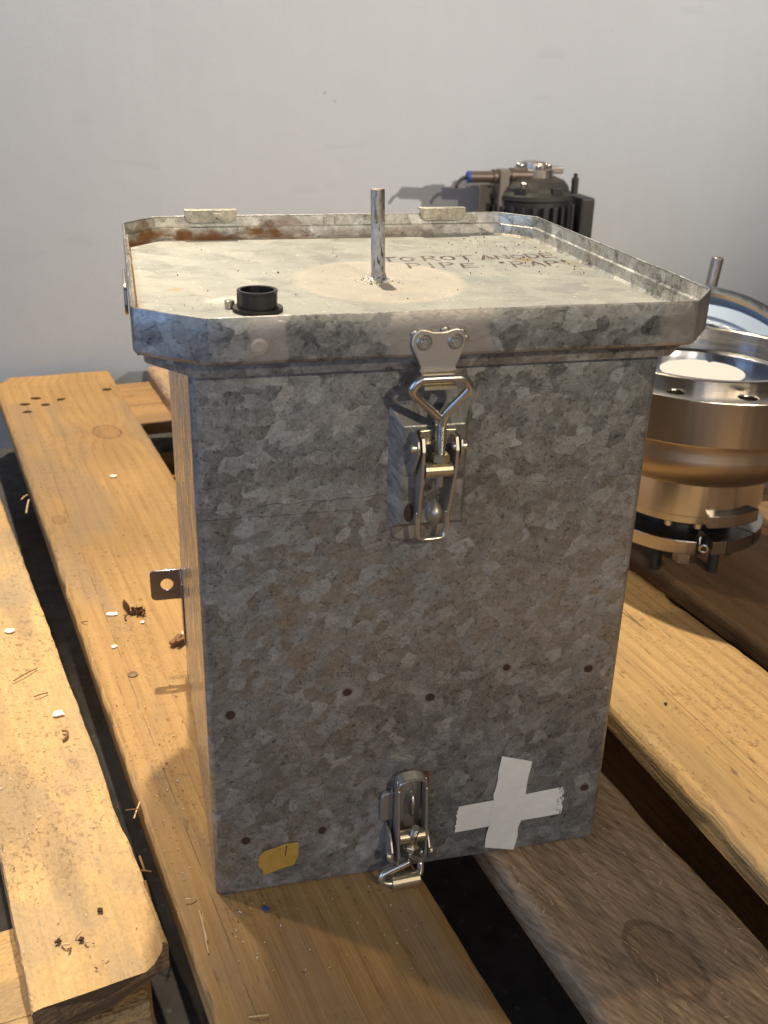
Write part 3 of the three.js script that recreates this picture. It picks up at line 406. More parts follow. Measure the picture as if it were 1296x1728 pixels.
// ---------------------------------------------------------------- the galvanised box
const gbox = thing('galvanised_box', 'galvanised steel box with clamped tray lid, rod on top and white tape cross', 'metal box');
{
  // body: front and the other sides
  const r = 0.0055, ys = [0.0006, 0.0022, 0.1, 0.2, 0.3, BH];
  const fr = []; // front sheet including half of the rounded vertical edges
  const nx = 30;
  const profile = []; for (let k = 0; k <= 5; k++) { const t = k / 5 * Math.PI / 2; profile.push([r - r * Math.sin(Math.PI / 2 - t + 0) , -r + r * Math.sin(t)]); }
  // left corner from (0,-r) to (r,0), straight, right corner to (W,-r)
  const fp = []; for (let k = 0; k <= 6; k++) { const t = k / 6 * Math.PI / 2; fp.push([r - r * Math.cos(t), -r + r * Math.sin(t)]); }
  for (let k = 1; k < nx; k++) fp.push([r + (W - 2 * r) * k / nx, 0]);
  for (let k = 0; k <= 6; k++) { const t = k / 6 * Math.PI / 2; fp.push([W - r + r * Math.sin(t), -r + r * Math.cos(t)]); }
  const pos = [], uv = [], idx = [], ny = 34;
  for (let j = 0; j <= ny; j++) { const y = 0.0006 + (BH - 0.0006) * j / ny; for (const p of fp) { const wob = p[1] === 0 ? 0.0007 * (fbm(p[0] * 9, y * 9, 5, 2) - 0.5) * Math.sin(Math.PI * p[0] / W) : 0; const lip = j === 0 ? -0.001 : 0; pos.push(p[0], y, p[1] + wob + lip); uv.push(p[0] / W, y / BH); } }
  const n = fp.length; for (let j = 0; j < ny; j++) for (let i = 0; i < n - 1; i++) { const a = j * n + i, b = a + 1, c = a + n, d = c + 1; idx.push(a, b, c, b, d, c); }
  const g = new THREE.BufferGeometry(); g.setAttribute('position', new THREE.Float32BufferAttribute(pos, 3)); g.setAttribute('uv', new THREE.Float32BufferAttribute(uv, 2)); g.setIndex(idx); g.computeVertexNormals();
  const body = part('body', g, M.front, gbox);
  // left, back, right and bottom sheets
  const sp = [[0, -r], [0, -0.1], [0, -0.2], [0, -BD + 0.004], [0.004, -BD], [W - 0.004, -BD], [W, -BD + 0.004], [W, -0.2], [W, -0.1], [W, -r]].reverse();
  const ps = [], us = [], ix = []; let per = 0; sp.forEach((p, i) => { if (i) per += Math.hypot(p[0] - sp[i - 1][0], p[1] - sp[i - 1][1]); for (const y of [0.0006, BH]) { ps.push(p[0], y, p[1]); us.push(per / 0.3, y / BH); } if (i) { const a = (i - 1) * 2; ix.push(a, a + 2, a + 1, a + 1, a + 2, a + 3); } });
  const sg = new THREE.BufferGeometry(); sg.setAttribute('position', new THREE.Float32BufferAttribute(ps, 3)); sg.setAttribute('uv', new THREE.Float32BufferAttribute(us, 2)); sg.setIndex(ix); sg.computeVertexNormals();
  part('side_sheet', toCreasedNormals(sg, 0.7), M.side, body);
  part('bottom_sheet', tr(box(W - 0.004, 0.0012, BD - 0.004, 0.0002), W / 2, 0.0022, -BD / 2), M.side, body);

  // lid, slightly tilted
  const lid = new THREE.Group();
  const tilt = (p) => [p[0], p[1] + 0.0026 * p[0] - 0.0036 * p[2], p[2] + 0.0018 * (p[0] - W / 2)];
  const ring = (d, y, r_ = 0.006, wv = 0) => outline(LP, d, 0.004, 4).map((p, i) => tilt([p[0], y + wv * (fbm(p[0] * 22, p[1] * 22, 15, 2) - 0.5), p[1]]));
  // dense outline so that the edge can undulate
  const dense = (d, y, r_ = 0.006, wv = 0, side = 0) => { const o = outline(LP, d, 0.004, 4), res = []; for (let i = 0; i < o.length; i++) { const a = o[i], b = o[(i + 1) % o.length], L = Math.hypot(a[0] - b[0], a[1] - b[1]), m = i % 5 === 4 ? 14 : 1; for (let k = 0; k < m; k++) { const x = mix(a[0], b[0], k / m), z = mix(a[1], b[1], k / m), nn = fbm(x * 26 + 3, z * 26, 15, 3) - 0.5; res.push(tilt([x + side * nn * 0.001, y + wv * nn, z + side * (fbm(x * 20, z * 20, 18, 2) - 0.5)])); } } return res; };
  const wv = 0.0022;
  const rimGeo = loft([dense(-0.0050, LH - 0.0268), dense(-0.0022, LH - 0.0270), dense(-0.0008, LH - 0.0262), dense(0, LH - 0.0246), dense(0, LH - 0.0243), dense(0.0001, LH - 0.012, 0.006, 0, 0.0012), dense(0, LH - 0.0012, 0.006, wv * 0.5), dense(-0.0003, LH - 0.0003, 0.006, wv * 0.5), dense(-0.0008, LH, 0.006, wv * 0.5), dense(-0.0015, LH - 0.0003, 0.006, wv * 0.5), dense(-0.0018, LH - 0.0010, 0.006, wv * 0.5)], 0.42);
  { const uv2 = rimGeo.attributes.uv; for (let i = 0; i < uv2.count; i++) uv2.setXY(i, uv2.getX(i) / RIM_L, uv2.getY(i) / 0.056); }
  const rim = part('lid', rimGeo, M.rim, gbox);
  const lin = loft([dense(-0.0018, LH - 0.0010, 0.006, wv * 0.5), dense(-0.0022, LH - 0.0088), dense(-0.0036, LH - 0.0098), dense(-0.0036, LH - 0.0175), dense(-0.0055, PAN - 0.0002)], 0.6);
  { const uv2 = lin.attributes.uv; for (let i = 0; i < uv2.count; i++) uv2.setXY(i, uv2.getX(i) / RIM_L, 1 - uv2.getY(i) / 0.03); }
  part('lid_lining', lin, M.lining, rim);
  const po = outline(LP, -0.0046, 0.006, 4), psh = polyShape(po.map((p) => [p[0], -p[1]])), pg = new THREE.ShapeGeometry(psh).rotateX(-Math.PI / 2);
  { const p = pg.attributes.position, u2 = pg.attributes.uv; for (let i = 0; i < p.count; i++) { const q = tilt([p.getX(i), PAN, p.getZ(i)]); u2.setXY(i, (p.getX(i) - LX0) / (LX1 - LX0), (LZ1 - p.getZ(i)) / (LZ1 - LZ0)); p.setXYZ(i, ...q); } pg.computeVertexNormals(); }
  part('lid_panel', pg, M.pan, rim);
  part('lid_underside', tr(pg.clone(), 0, -0.004, 0), M.side, rim);
  // skirt under the rim
  const CP = [[-0.023, -0.030], [0.004, 0.0065], [0.292, 0.0065], [0.312, -0.016], [0.312, -0.296], [0.288, -0.318], [0.008, -0.318], [-0.023, -0.290]];
  const sk = (d, y) => outline(CP, d, 0.004, 3).map((p) => tilt([p[0], y, p[1]]));
  const skg = loft([sk(-0.0015, 0.3826), sk(-0.0002, 0.3828), sk(0, 0.3836), sk(0, 0.396), sk(-0.0002, 0.399)], 0.8);
  { const uv2 = skg.attributes.uv; for (let i = 0; i < uv2.count; i++) uv2.setXY(i, uv2.getX(i) / RIM_L + 0.37, uv2.getY(i) / 0.056 + 0.2); }
  const skirt = part('lid_skirt', skg, M.rim, rim);
  { const sh = polyShape(outline(CP, -0.001, 0.004, 3).map((p) => [p[0], -p[1]])), u = new THREE.ShapeGeometry(sh).rotateX(-Math.PI / 2).translate(0, 0.3835, 0); u.setIndex([...u.index.array].reverse()); u.computeVertexNormals(); part('gasket', u, M.rubber, rim); }
  // seam in the middle of the back rim and at its left
  for (const [x, w] of [[0.141, 0.0022], [0.150, 0.0016]]) part('rim_seam', box(w, 0.009, 0.0006, 0.0002).translate(x, LH - 0.0045, LZ0 + 0.0030), M.zincDull, rim);
  // hooked tabs folded over the back rim
  for (const [x0, x1] of [[0.022, 0.065], [0.225, 0.267]]) {
    const s = rrShape(x0, LH - 0.0045, x1, LH + 0.0062, [0.0085, 0.0085, 0.0014, 0.0006]), g2 = extr(s, 0.0022, 0.0005).translate(0, 0, LZ0 + 0.0028), top = box(x1 - x0, 0.0016, 0.008, 0.0005).translate((x0 + x1) / 2, LH + 0.0054, LZ0 + 0.0002);
    const t = part('hook_tab', merged([g2, top]), M.plateWarm, rim);
  }
  // rod
  const rod = part('rod', merged([cyl(0.0049, 0.0415, 28).translate(0, 0.0207, 0), lathe([[0.0049, 0.006], [0.0058, 0.003], [0.0085, 0.0008], [0.0105, 0]], 28)]), fromBake(bake(256, 256, (u, v) => { const n = fbm(u * 8, v * 12, 401, 3), sc = ss(0.62, 0.72, fbm(u * 22, v * 9, 402, 3)), lo = 1 - ss(0.04, 0.16, v + 0.06 * (n - 0.5)); let c = mix3([0.40, 0.40, 0.42], [0.05, 0.045, 0.04], sc * 0.9).map((q) => q * (0.7 + 0.6 * n)); c = mix3(c, [0.42, 0.34, 0.2], lo * 0.5); return { c, h: n - sc * 0.4, r: 0.62, m: 0.25 }; }), {}, 0.0005), gbox);
  rod.position.set(0.1455, PAN + 0.0008, -0.1535); rod.rotation.z = 0.03; rod.userData.label = 'upright steel rod, its lower part coated pale and scuffed';
  part('rod_tip', merged([plug(0.00495, 0.0215, 0.0007, 28).translate(0, 0.0415, 0)]), fromBake(bake(128, 128, (u, v) => { const n = fbm(u * 10, v * 4, 403, 3), s = ss(0.6, 0.75, fbm(u * 20, v * 14, 404, 2)); return { c: mix3([0.50, 0.46, 0.41], [0.16, 0.12, 0.09], s * 0.7).map((q) => q * (0.8 + 0.4 * n)), h: n, r: 0.38 + 0.2 * s, m: 0.9 }; }), {}, 0.0003), rod);
  // black round connector
  const con = part('connector', lathe([[0, 0.0052], [0.0098, 0.0052], [0.0102, 0.0058], [0.0104, 0.0128], [0.0108, 0.0132], [0.0124, 0.0132], [0.0128, 0.0127], [0.0128, 0.0118], [0.0124, 0.0115], [0.0123, 0.0022], [0.0124, 0]], 56, 0.5), M.black, gbox);
  con.position.set(0.049, PAN + 0.0004, -0.0745); con.userData.label = 'black round socket near the front left of the lid';
  { const s = new THREE.Shape(); s.absarc(0, 0, 0.0158, 0, Math.PI * 2); part('mounting_flange', extr(s, 0.0026, 0.0006, 24).rotateX(-Math.PI / 2), M.blackDusty, con); const pins = []; for (let k = 0; k < 7; k++) { const a = k / 6 * 6.283; pins.push(cyl(0.0008, 0.004, 8).translate(k === 6 ? 0 : Math.cos(a) * 0.0052, 0.0072, k === 6 ? 0 : Math.sin(a) * 0.0052)); } part('contact_pin', merged(pins), M.brass, con); const ribs = []; for (let k = 0; k < 5; k++) { const a = 0.6 + k * 1.2566; ribs.push(box(0.0012, 0.0085, 0.0006, 0.0002).rotateY(-a + Math.PI / 2).translate(Math.cos(a) * 0.0125, 0.0070, Math.sin(a) * 0.0125)); } part('grip_rib', merged(ribs), M.black, con); }
  const scr = part('screw', plug(0.0032, 0.0052, 0.0007, 20), M.zinc, gbox); scr.position.set(0.0325, PAN + 0.0003, -0.0835);

  // strike plate on the lid rim
  const zf = LZ1 + 0.0008;
  {
    const s = new THREE.Shape(); const P0 = [[0.1225, 0.4015], [0.1232, 0.4068], [0.1270, 0.4100], [0.1315, 0.4096], [0.1345, 0.4086], [0.1420, 0.4086], [0.1450, 0.4096], [0.1495, 0.4100], [0.1535, 0.4066], [0.1540, 0.4012], [0.1522, 0.3960], [0.1490, 0.3885], [0.1485, 0.3850], [0.1288, 0.3850], [0.1282, 0.3885], [0.1245, 0.3965]];
    s.setFromPoints(new THREE.CatmullRomCurve3(P0.map((p) => V3(p[0], p[1], 0)), true, 'catmullrom', 0.35).getPoints(90).map((p) => new THREE.Vector2(p.x, p.y)));
    const plate = extr(s, 0.0024, 0.0007, 4).translate(0, 0, zf);
    const hookP = [[0.3868, zf], [0.3820, zf - 0.0008], [0.3785, zf + 0.0004], [0.3768, zf + 0.0035], [0.3768, zf + 0.0085]], hs = [];
    const pp = hookP.map((p) => new THREE.Vector2(p[1], p[0])); const outer = pp, inner = pp.map((p, i) => { const a = pp[Math.max(0, i - 1)], b = pp[Math.min(pp.length - 1, i + 1)], d = b.clone().sub(a).normalize(); return new THREE.Vector2(p.x + d.y * -0.0018, p.y + d.x * 0.0018); });
    const hshp = new THREE.Shape([...outer, ...inner.reverse()]); const hook = extr(hshp, 0.0195, 0.0003, 4).rotateY(-Math.PI / 2).translate(0.1485, 0, 0);
    { const a = hook.attributes.position; for (let i = 0; i < a.count; i++) { } }
    const sp_ = part('strike_plate', plate, M.strike, gbox); sp_.userData.label = 'riveted ear shaped strike plate on the front lid rim';
    part('hook', hook, M.zincWarm, sp_);
    for (const x of [0.1295, 0.1478]) {
      part('rivet', lathe([[0, 0.0012], [0.0018, 0.0014], [0.0024, 0.0008], [0.0026, 0.0001], [0.0034, 0.0002], [0.0040, 0.0011], [0.0046, 0.0004], [0.0048, -0.0006]], 28).rotateX(Math.PI / 2).translate(x, 0.4030, zf + 0.0026), M.zincDull, sp_);
    }
    const sm = []; for (const [x, y] of [[0.1245, 0.4076], [0.1515, 0.4076], [0.154, 0.404], [0.142, 0.4092]]) sm.push(new THREE.SphereGeometry(0.0022, 10, 8).scale(1.3, 1, 0.5).translate(x, y, zf));
    part('weld', merged(sm), M.zincDull, sp_);
  }
  // toggle latch: everything near z = 0 .. 0.03 on the front
  function latchUpper() {
    const base = part('latch', (() => { // raised pad pressed from plate, sloped top
      const P = [[0.1165, 0.2790, 0], [0.1665, 0.2790, 0], [0.1665, 0.3590, 0], [0.1165, 0.3590, 0], [0.1240, 0.2850, 0.0085], [0.1615, 0.2850, 0.0085], [0.1615, 0.3480, 0.0085], [0.1240, 0.3480, 0.0085]], pts = [];
      for (const p of P) for (const d of p[2] ? [[-0.0007, 0, 0], [0.0007, 0, 0], [0, 0.0007, 0], [0, -0.0007, 0], [0, 0, 0.0003]] : [[0, 0, 0]]) pts.push(V3(p[0] + d[0], p[1] + d[1], p[2] + d[2]));
      const g2 = new ConvexGeometry(pts), pa = g2.attributes.position, uvs = []; for (let i = 0; i < pa.count; i++) uvs.push(pa.getX(i), pa.getY(i) + pa.getZ(i)); g2.setAttribute('uv', new THREE.Float32BufferAttribute(uvs, 2));
      return g2;
    })(), M.plate, gbox);
    base.userData.label = 'toggle latch closed onto the lid strike plate';
    part('foot_plate', extr(rrShape(0.1195, 0.2705, 0.1555, 0.300, [0.008, 0.012, 0.002, 0.002]), 0.0016, 0.0006).translate(0, 0, 0.0004), M.plate, base);
    part('bridge', extr(polyShape([[0.1325, 0.3375], [0.1325, 0.3465], [0.1400, 0.3470], [0.1400, 0.3400], [0.1465, 0.3400], [0.1465, 0.3470], [0.1545, 0.3465], [0.1545, 0.3375]]), 0.003, 0.0004).translate(0, 0, 0.0098), M.zincWarm, base);
    for (const [x, sx] of [[0.1287, -1], [0.1552, 1]]) { // ears with pivots
      const s = new THREE.Shape(); s.moveTo(0.0085, 0.318); s.lineTo(0.0085, 0.3455); s.quadraticCurveTo(0.0175, 0.3480, 0.0232, 0.3435); s.quadraticCurveTo(0.0262, 0.3380, 0.0232, 0.3335); s.lineTo(0.0125, 0.318); s.closePath();
      part('ear', extr(s, 0.0016, 0.0004).rotateY(-Math.PI / 2).translate(x + 0.0008, 0, 0), M.zincDull, base);
      part('pivot', plug(0.0029, 0.0034, 0.0008, 20).rotateZ(-Math.PI / 2 * sx).translate(x + sx * 0.0006, 0.3388, 0.0205), M.zincWarm, base);
      part('pivot', new THREE.SphereGeometry(0.0026, 16, 12).scale(0.6, 1, 1).translate(x - sx * 0.0040, 0.3388, 0.0205), M.zinc, base);
    }
    // handle: two flat arms and the bent bar at their foot
    const arm = (sx) => { const P = [[0.3450, 0.0185, sx < 0 ? 0.1318 : 0.1524], [0.3375, 0.0190, sx < 0 ? 0.1318 : 0.1524], [0.3215, 0.0180, sx < 0 ? 0.1318 : 0.1520], [0.3060, 0.0160, sx < 0 ? 0.1320 : 0.1512], [0.2920, 0.0150, sx < 0 ? 0.1322 : 0.1505]], hw = [0.0035, 0.0058, 0.0056, 0.0044, 0.0026]; const pos2 = [], id2 = [], Tt = 0.0017; P.forEach((p, i) => { for (const a of [[-Tt / 2, -1], [Tt / 2, -1], [Tt / 2, 1], [-Tt / 2, 1]]) pos2.push(p[2] + a[0], p[0], p[1] + a[1] * hw[i]); if (i) { const b = (i - 1) * 4; for (let k = 0; k < 4; k++) { const c = b + k, d = b + (k + 1) % 4; id2.push(c, d, c + 4, d, d + 4, c + 4); } } }); const e = (P.length - 1) * 4; id2.push(0, 2, 1, 0, 3, 2, e, e + 1, e + 2, e, e + 2, e + 3); const gg = new THREE.BufferGeometry(); gg.setAttribute('position', new THREE.Float32BufferAttribute(pos2, 3)); gg.setIndex(id2); const g3 = gg.toNonIndexed(); g3.computeVertexNormals(); g3.setAttribute('uv', new THREE.Float32BufferAttribute(new Float32Array(g3.attributes.position.count * 2), 2)); return g3; };
    part('handle_arm', arm(-1), M.zincDull, base); part('handle_arm', arm(1), M.zincDull, base);
    part('handle_bar', wire([[0.1322, 0.2945, 0.0158], [0.1322, 0.2852, 0.0155], [0.1338, 0.2765, 0.0158], [0.1495, 0.2768, 0.0158], [0.1512, 0.2850, 0.0155], [0.1506, 0.2945, 0.0158]], 0.00165, 0.006, 70, 10), M.zinc, base);
    part('cross_pin', plug(0.0047, 0.0172, 0.0005, 28).rotateZ(-Math.PI / 2).translate(0.1335, 0.3245, 0.0205), M.zincWarm, base);
    part('bolt', (() => { const L = [cyl(0.0024, 0.045, 18).translate(0.1432, 0.3365, 0.0205)]; for (let k = 0; k < 22; k++) L.push(new THREE.TorusGeometry(0.0024, 0.00042, 5, 16).rotateX(Math.PI / 2 + 0.06).translate(0.1432, 0.3355 + k * 0.00086, 0.0205)); return merged(L); })(), M.zinc, base);
    part('nut', plug(0.0056, 0.0046, 0.0007, 6).translate(0.1432, 0.3302, 0.0205), M.zincWarm, base);
    part('loop', wire([[0.1398, 0.3585, 0.0215], [0.1240, 0.3735, 0.0262], [0.1222, 0.3768, 0.0270], [0.1262, 0.3830, 0.0282], [0.1525, 0.3830, 0.0282], [0.1570, 0.3765, 0.0270], [0.1552, 0.3735, 0.0262], [0.1437, 0.3590, 0.0215], [0.1432, 0.3520, 0.0206]], 0.0026, 0.006, 150, 16), M.zinc, base);
    { const s = new THREE.SphereGeometry(1, 24, 20), a = s.attributes.position; for (let i = 0; i < a.count; i++) { const y = a.getY(i), t = (1 - y) / 2, k = 0.15 + 0.85 * Math.sin(Math.pow(t, 0.75) * Math.PI) ; a.setXYZ(i, a.getX(i) * 0.0058 * k, y * 0.0105, a.getZ(i) * 0.007 * k); } s.computeVertexNormals(); part('tongue', s.translate(0.1445, 0.2905, 0.0085), M.zincDull, base); }
    part('rust_scab', tr(new THREE.IcosahedronGeometry(0.0030, 2).scale(1, 2.0, 0.3), 0.1282, 0.2925, 0.0096), M.rust, base);
    return base;
  }
  latchUpper();
  function latchLower() {
    const x0 = 0.1262, x1 = 0.1478;
    const base = part('latch', extr(rrShape(0.1275, 0.024, 0.1465, 0.082, 0.002), 0.0035, 0.0006).translate(0, 0, 0.0004), M.zincDull, gbox);
    base.userData.label = 'toggle latch upside down at the bottom edge of the front';
    // sheet metal lever: bridge and two cheeks
    const ch = (x, s) => { const sh = new THREE.Shape(); sh.moveTo(0.0065, 0.0215); sh.quadraticCurveTo(0.0135, 0.0175, 0.0205, 0.0225); sh.quadraticCurveTo(0.0232, 0.030, 0.0205, 0.0400); sh.lineTo(0.0180, 0.0700); sh.lineTo(0.0165, 0.0840); sh.lineTo(0.0120, 0.0900); sh.lineTo(0.0072, 0.0880); sh.closePath(); return extr(sh, 0.0017, 0.0005, 6).rotateY(-Math.PI / 2).translate(x + 0.00085, 0, 0); };
    part('handle_arm', ch(x0 + 0.0008), M.zincDull, base); part('handle_arm', ch(x1 - 0.0008), M.zincDull, base);
    part('handle_bar', (() => { const pts = []; for (let k = 0; k <= 16; k++) { const t = Math.PI * k / 16; pts.push([(x0 + x1) / 2 - Math.cos(t) * (x1 - x0) / 2 * (1), 0.0845 + Math.pow(Math.sin(t), 0.55) * 0.0090]); } const inn = pts.map(([x, y]) => [(x0 + x1) / 2 + (x - (x0 + x1) / 2) * 0.84, 0.0845 + (y - 0.0845) * 0.78]); return extr(polyShape([...pts, ...inn.reverse()]), 0.011, 0.0011, 4).translate(0, 0, 0.006); })(), M.zinc, base);
    part('cross_pin', plug(0.0046, 0.0186, 0.0005, 28).rotateZ(-Math.PI / 2).translate(0.1278, 0.0452, 0.0175), M.zincWarm, base);
    part('bolt', (() => { const L = [cyl(0.0026, 0.036, 18)]; for (let k = 0; k < 9; k++) L.push(new THREE.TorusGeometry(0.0026, 0.0004, 5, 16).rotateX(Math.PI / 2).translate(0, 0.0105 + k * 0.00085, 0)); return tr(merged(L), 0.1372, 0.0418, 0.0195, 0.34); })(), M.zinc, base);
    part('nut', tr(plug(0.0050, 0.0046, 0.0007, 6), 0.1374, 0.0335, 0.0168, 0.3), M.zincWarm, base);
    part('loop', wire([[0.1372, 0.0265, 0.0150], [0.1370, 0.0235, 0.0138], [0.1420, 0.0195, 0.0120], [0.1462, 0.0150, 0.0120], [0.1445, 0.0085, 0.0190], [0.1210, 0.0060, 0.0200], [0.1150, 0.0085, 0.0190], [0.1165, 0.0140, 0.0178], [0.1350, 0.0212, 0.0175]], 0.0026, 0.006, 150, 14), M.zinc, base);
    part('roller', plug(0.0056, 0.0205, 0.0005, 28).rotateZ(-Math.PI / 2).rotateZ(0.05).translate(0.1232, 0.0065, 0.0195), M.zincWarm, base);
    for (const [x, s] of [[0.1228, -1], [0.1500, 1]]) { part('ear', extr((() => { const sh = new THREE.Shape(); sh.moveTo(0.0005, 0.018); sh.lineTo(0.0005, 0.046); sh.quadraticCurveTo(0.012, 0.048, 0.020, 0.034); sh.quadraticCurveTo(0.022, 0.024, 0.014, 0.021); sh.closePath(); return sh; })(), 0.0016, 0.0004).rotateY(-Math.PI / 2).translate(x + 0.0008, 0, 0), M.zincDull, base); part('pivot', plug(0.0034, 0.0026, 0.0007, 20).rotateZ(-Math.PI / 2 * s).translate(x + s * 0.0006, 0.0285, 0.0165), M.zincWarm, base); part('pivot', new THREE.SphereGeometry(0.0028, 16, 12).scale(0.6, 1, 1).translate(x - s * 0.0052, 0.0285, 0.0165), M.zinc, base); }
    part('side_flange', extr(rrShape(0.1175, 0.050, 0.127, 0.0745, [0.002, 0.001, 0.001, 0.006]), 0.004, 0.001).translate(0, 0, 0.0003), M.zincDull, base);
    part('side_flange', extr(rrShape(0.1482, 0.055, 0.1520, 0.086, 0.0006), 0.004, 0.0006).translate(0, 0, 0.0003), M.rustRed, base);
    { const s = new THREE.SphereGeometry(1, 20, 16).scale(0.0030, 0.0105, 0.006); part('tongue', s.translate(0.1385, 0.0660, 0.0085), M.zinc, base); }
  }
  latchLower();
  // spot welds / rivet holes, gone brown
  DOTS.forEach((d, i) => part('rivet', lathe([[0, 0.0001], [0.0017, 0.0002], [0.0023, 0.0005], [0.0029, 0.0003], [0.0032, -0.0004]], 20).rotateX(Math.PI / 2).scale(0.8 + 0.35 * hsh(i, 2, 5), 0.78 + 0.35 * hsh(i, 3, 5), 1).translate(d[0], d[1], 0.0002), M.rust, gbox));
  // tape cross: torn ends
  const q = rng(5);
  const strip = (c, z, t) => { const [a, b, d, e] = c, pts = []; const edge = (p, r2, n2, amp) => { for (let k = 0; k < n2; k++) { const u = k / n2, nx2 = -(r2[1] - p[1]), ny2 = r2[0] - p[0], L = Math.hypot(nx2, ny2), j = (q() - 0.5) * amp; pts.push([mix(p[0], r2[0], u) + nx2 / L * j, mix(p[1], r2[1], u) + ny2 / L * j]); } }; edge(a, b, 12, 0.0016); edge(b, d, 10, 0.0003); edge(d, e, 12, 0.0018); edge(e, a, 10, 0.0003); return extr(polyShape(pts), t, 0).translate(0, 0, z); };
  const tapeMat = fromBake(bake(256, 256, (u, v) => { const n = fbm(u * 14, v * 14, 411, 4), k = fbm(u * 60, v * 60, 412, 2), bub = ss(0.72, 0.8, fbm(u * 9, v * 9, 413, 2)); const dk = ss(0.835, 0.86, u) * (1 - ss(0.885, 0.9, u)) * ss(0.55, 0.66, fbm(u * 130, v * 45, 415, 3)); const mk = 1 - 0.75 * dk; return { c: [mk * 0.78 * (0.93 + 0.1 * n), mk * 0.765 * (0.92 + 0.12 * n), mk * 0.755 * (0.91 + 0.12 * n)], h: 0.4 + bub * 0.15 + 0.08 * k + 0.4 * (fbm(u * 5, v * 16, 414, 2) - 0.5), r: 0.6 }; }, 'cb'), { roughness: 0.58 }, 0.0008);
  const uvm = (g2, x0, y0, s) => { const p = g2.attributes.position, u2 = g2.attributes.uv; for (let i = 0; i < u2.count; i++) u2.setXY(i, (p.getX(i) - x0) / s, (p.getY(i) - y0) / s); return g2; };
  const th = part('tape_strip', uvm(strip([[0.1765, 0.0498], [0.1748, 0.0265], [0.2588, 0.0292], [0.2592, 0.0542]], 0.0006, 0.00025), 0.17, 0, 0.1), tapeMat, gbox); th.userData.label = 'white tape strip running across, beneath the upright one';
  const tv = part('tape_strip', uvm(strip([[0.2068, 0.0905], [0.1995, 0.0078], [0.2235, 0.0012], [0.2310, 0.0822]], 0.0009, 0.00025), 0.19, 0, 0.1), tapeMat, gbox); tv.userData.label = 'white tape strip standing upright, on top of the other';
  // torn yellow sticker with a pen mark
  const stMat = fromBake(bake(192, 160, (u, v) => { const n = fbm(u * 7, v * 7, 421, 4), f = fbm(u * 40, v * 40, 422, 2); let c = mix3([0.50, 0.33, 0.075], [0.40, 0.235, 0.045], n).map((p) => p * (0.9 + 0.2 * f)); const d = Math.abs((u - 0.66) - (v - 0.62) * 0.12); if (d < 0.012 && v > 0.5 && v < 0.8) c = [0.05, 0.035, 0.02]; if (Math.hypot(u - 0.52, v - 0.72) < 0.016) c = [0.05, 0.035, 0.02]; return { c, h: n, r: 0.6 }; }, 'cb'), { roughness: 0.55 }, 0.0002);
  const st = part('sticker', uvm(extr(polyShape([[0.0300, 0.0235], [0.0310, 0.0320], [0.0352, 0.0358], [0.0420, 0.0372], [0.0490, 0.0395], [0.0590, 0.0392], [0.0586, 0.0265], [0.0555, 0.0198], [0.0480, 0.0182], [0.0420, 0.0162], [0.0335, 0.0142], [0.0330, 0.0182]]), 0.0003, 0).translate(0, 0, 0.0005), 0.03, 0.014, 0.03), stMat, gbox); st.userData.label = 'torn yellow sticker scrap';
  // angled mounting tab at the rear left corner
  { const s = rrShape(-0.0285, 0.0775, 0.0004, 0.1085, [0.006, 0.0005, 0.0005, 0.005]); const h = new THREE.Path(); h.absarc(-0.0135, 0.0935, 0.0058, 0, Math.PI * 2, true); s.holes.push(h); const t = part('mounting_tab', extr(s, 0.0016, 0.0004, 16).translate(0, 0, -0.3035), M.tabDark, gbox); part('tab_leg', box(0.0014, 0.062, 0.03, 0.0004).translate(-0.0009, 0.0765, -0.287), M.tabDark, t); }
  // edge-on strike plate on the left of the rim, and the seam hook below
  { const s = rrShape(-0.165, 0.392, -0.105, 0.4125, 0.008); part('side_strike_plate', extr(s, 0.0022, 0.0006).rotateY(-Math.PI / 2).translate(LX0 - 0.0006, 0, -0.0), M.steelDark, gbox); part('side_hook', box(0.002, 0.012, 0.03, 0.0005).translate(-0.0255, 0.3905, -0.055), M.black, gbox); }
  // flat-headed stub on the rim's front left
  part('dent_stud', lathe([[0, 0.0004], [0.003, 0.0005], [0.0034, 0.0003], [0.0046, 0]], 24).rotateX(Math.PI / 2).translate(0.0375, 0.4035, LZ1 + 0.0001), M.strike, gbox);
}

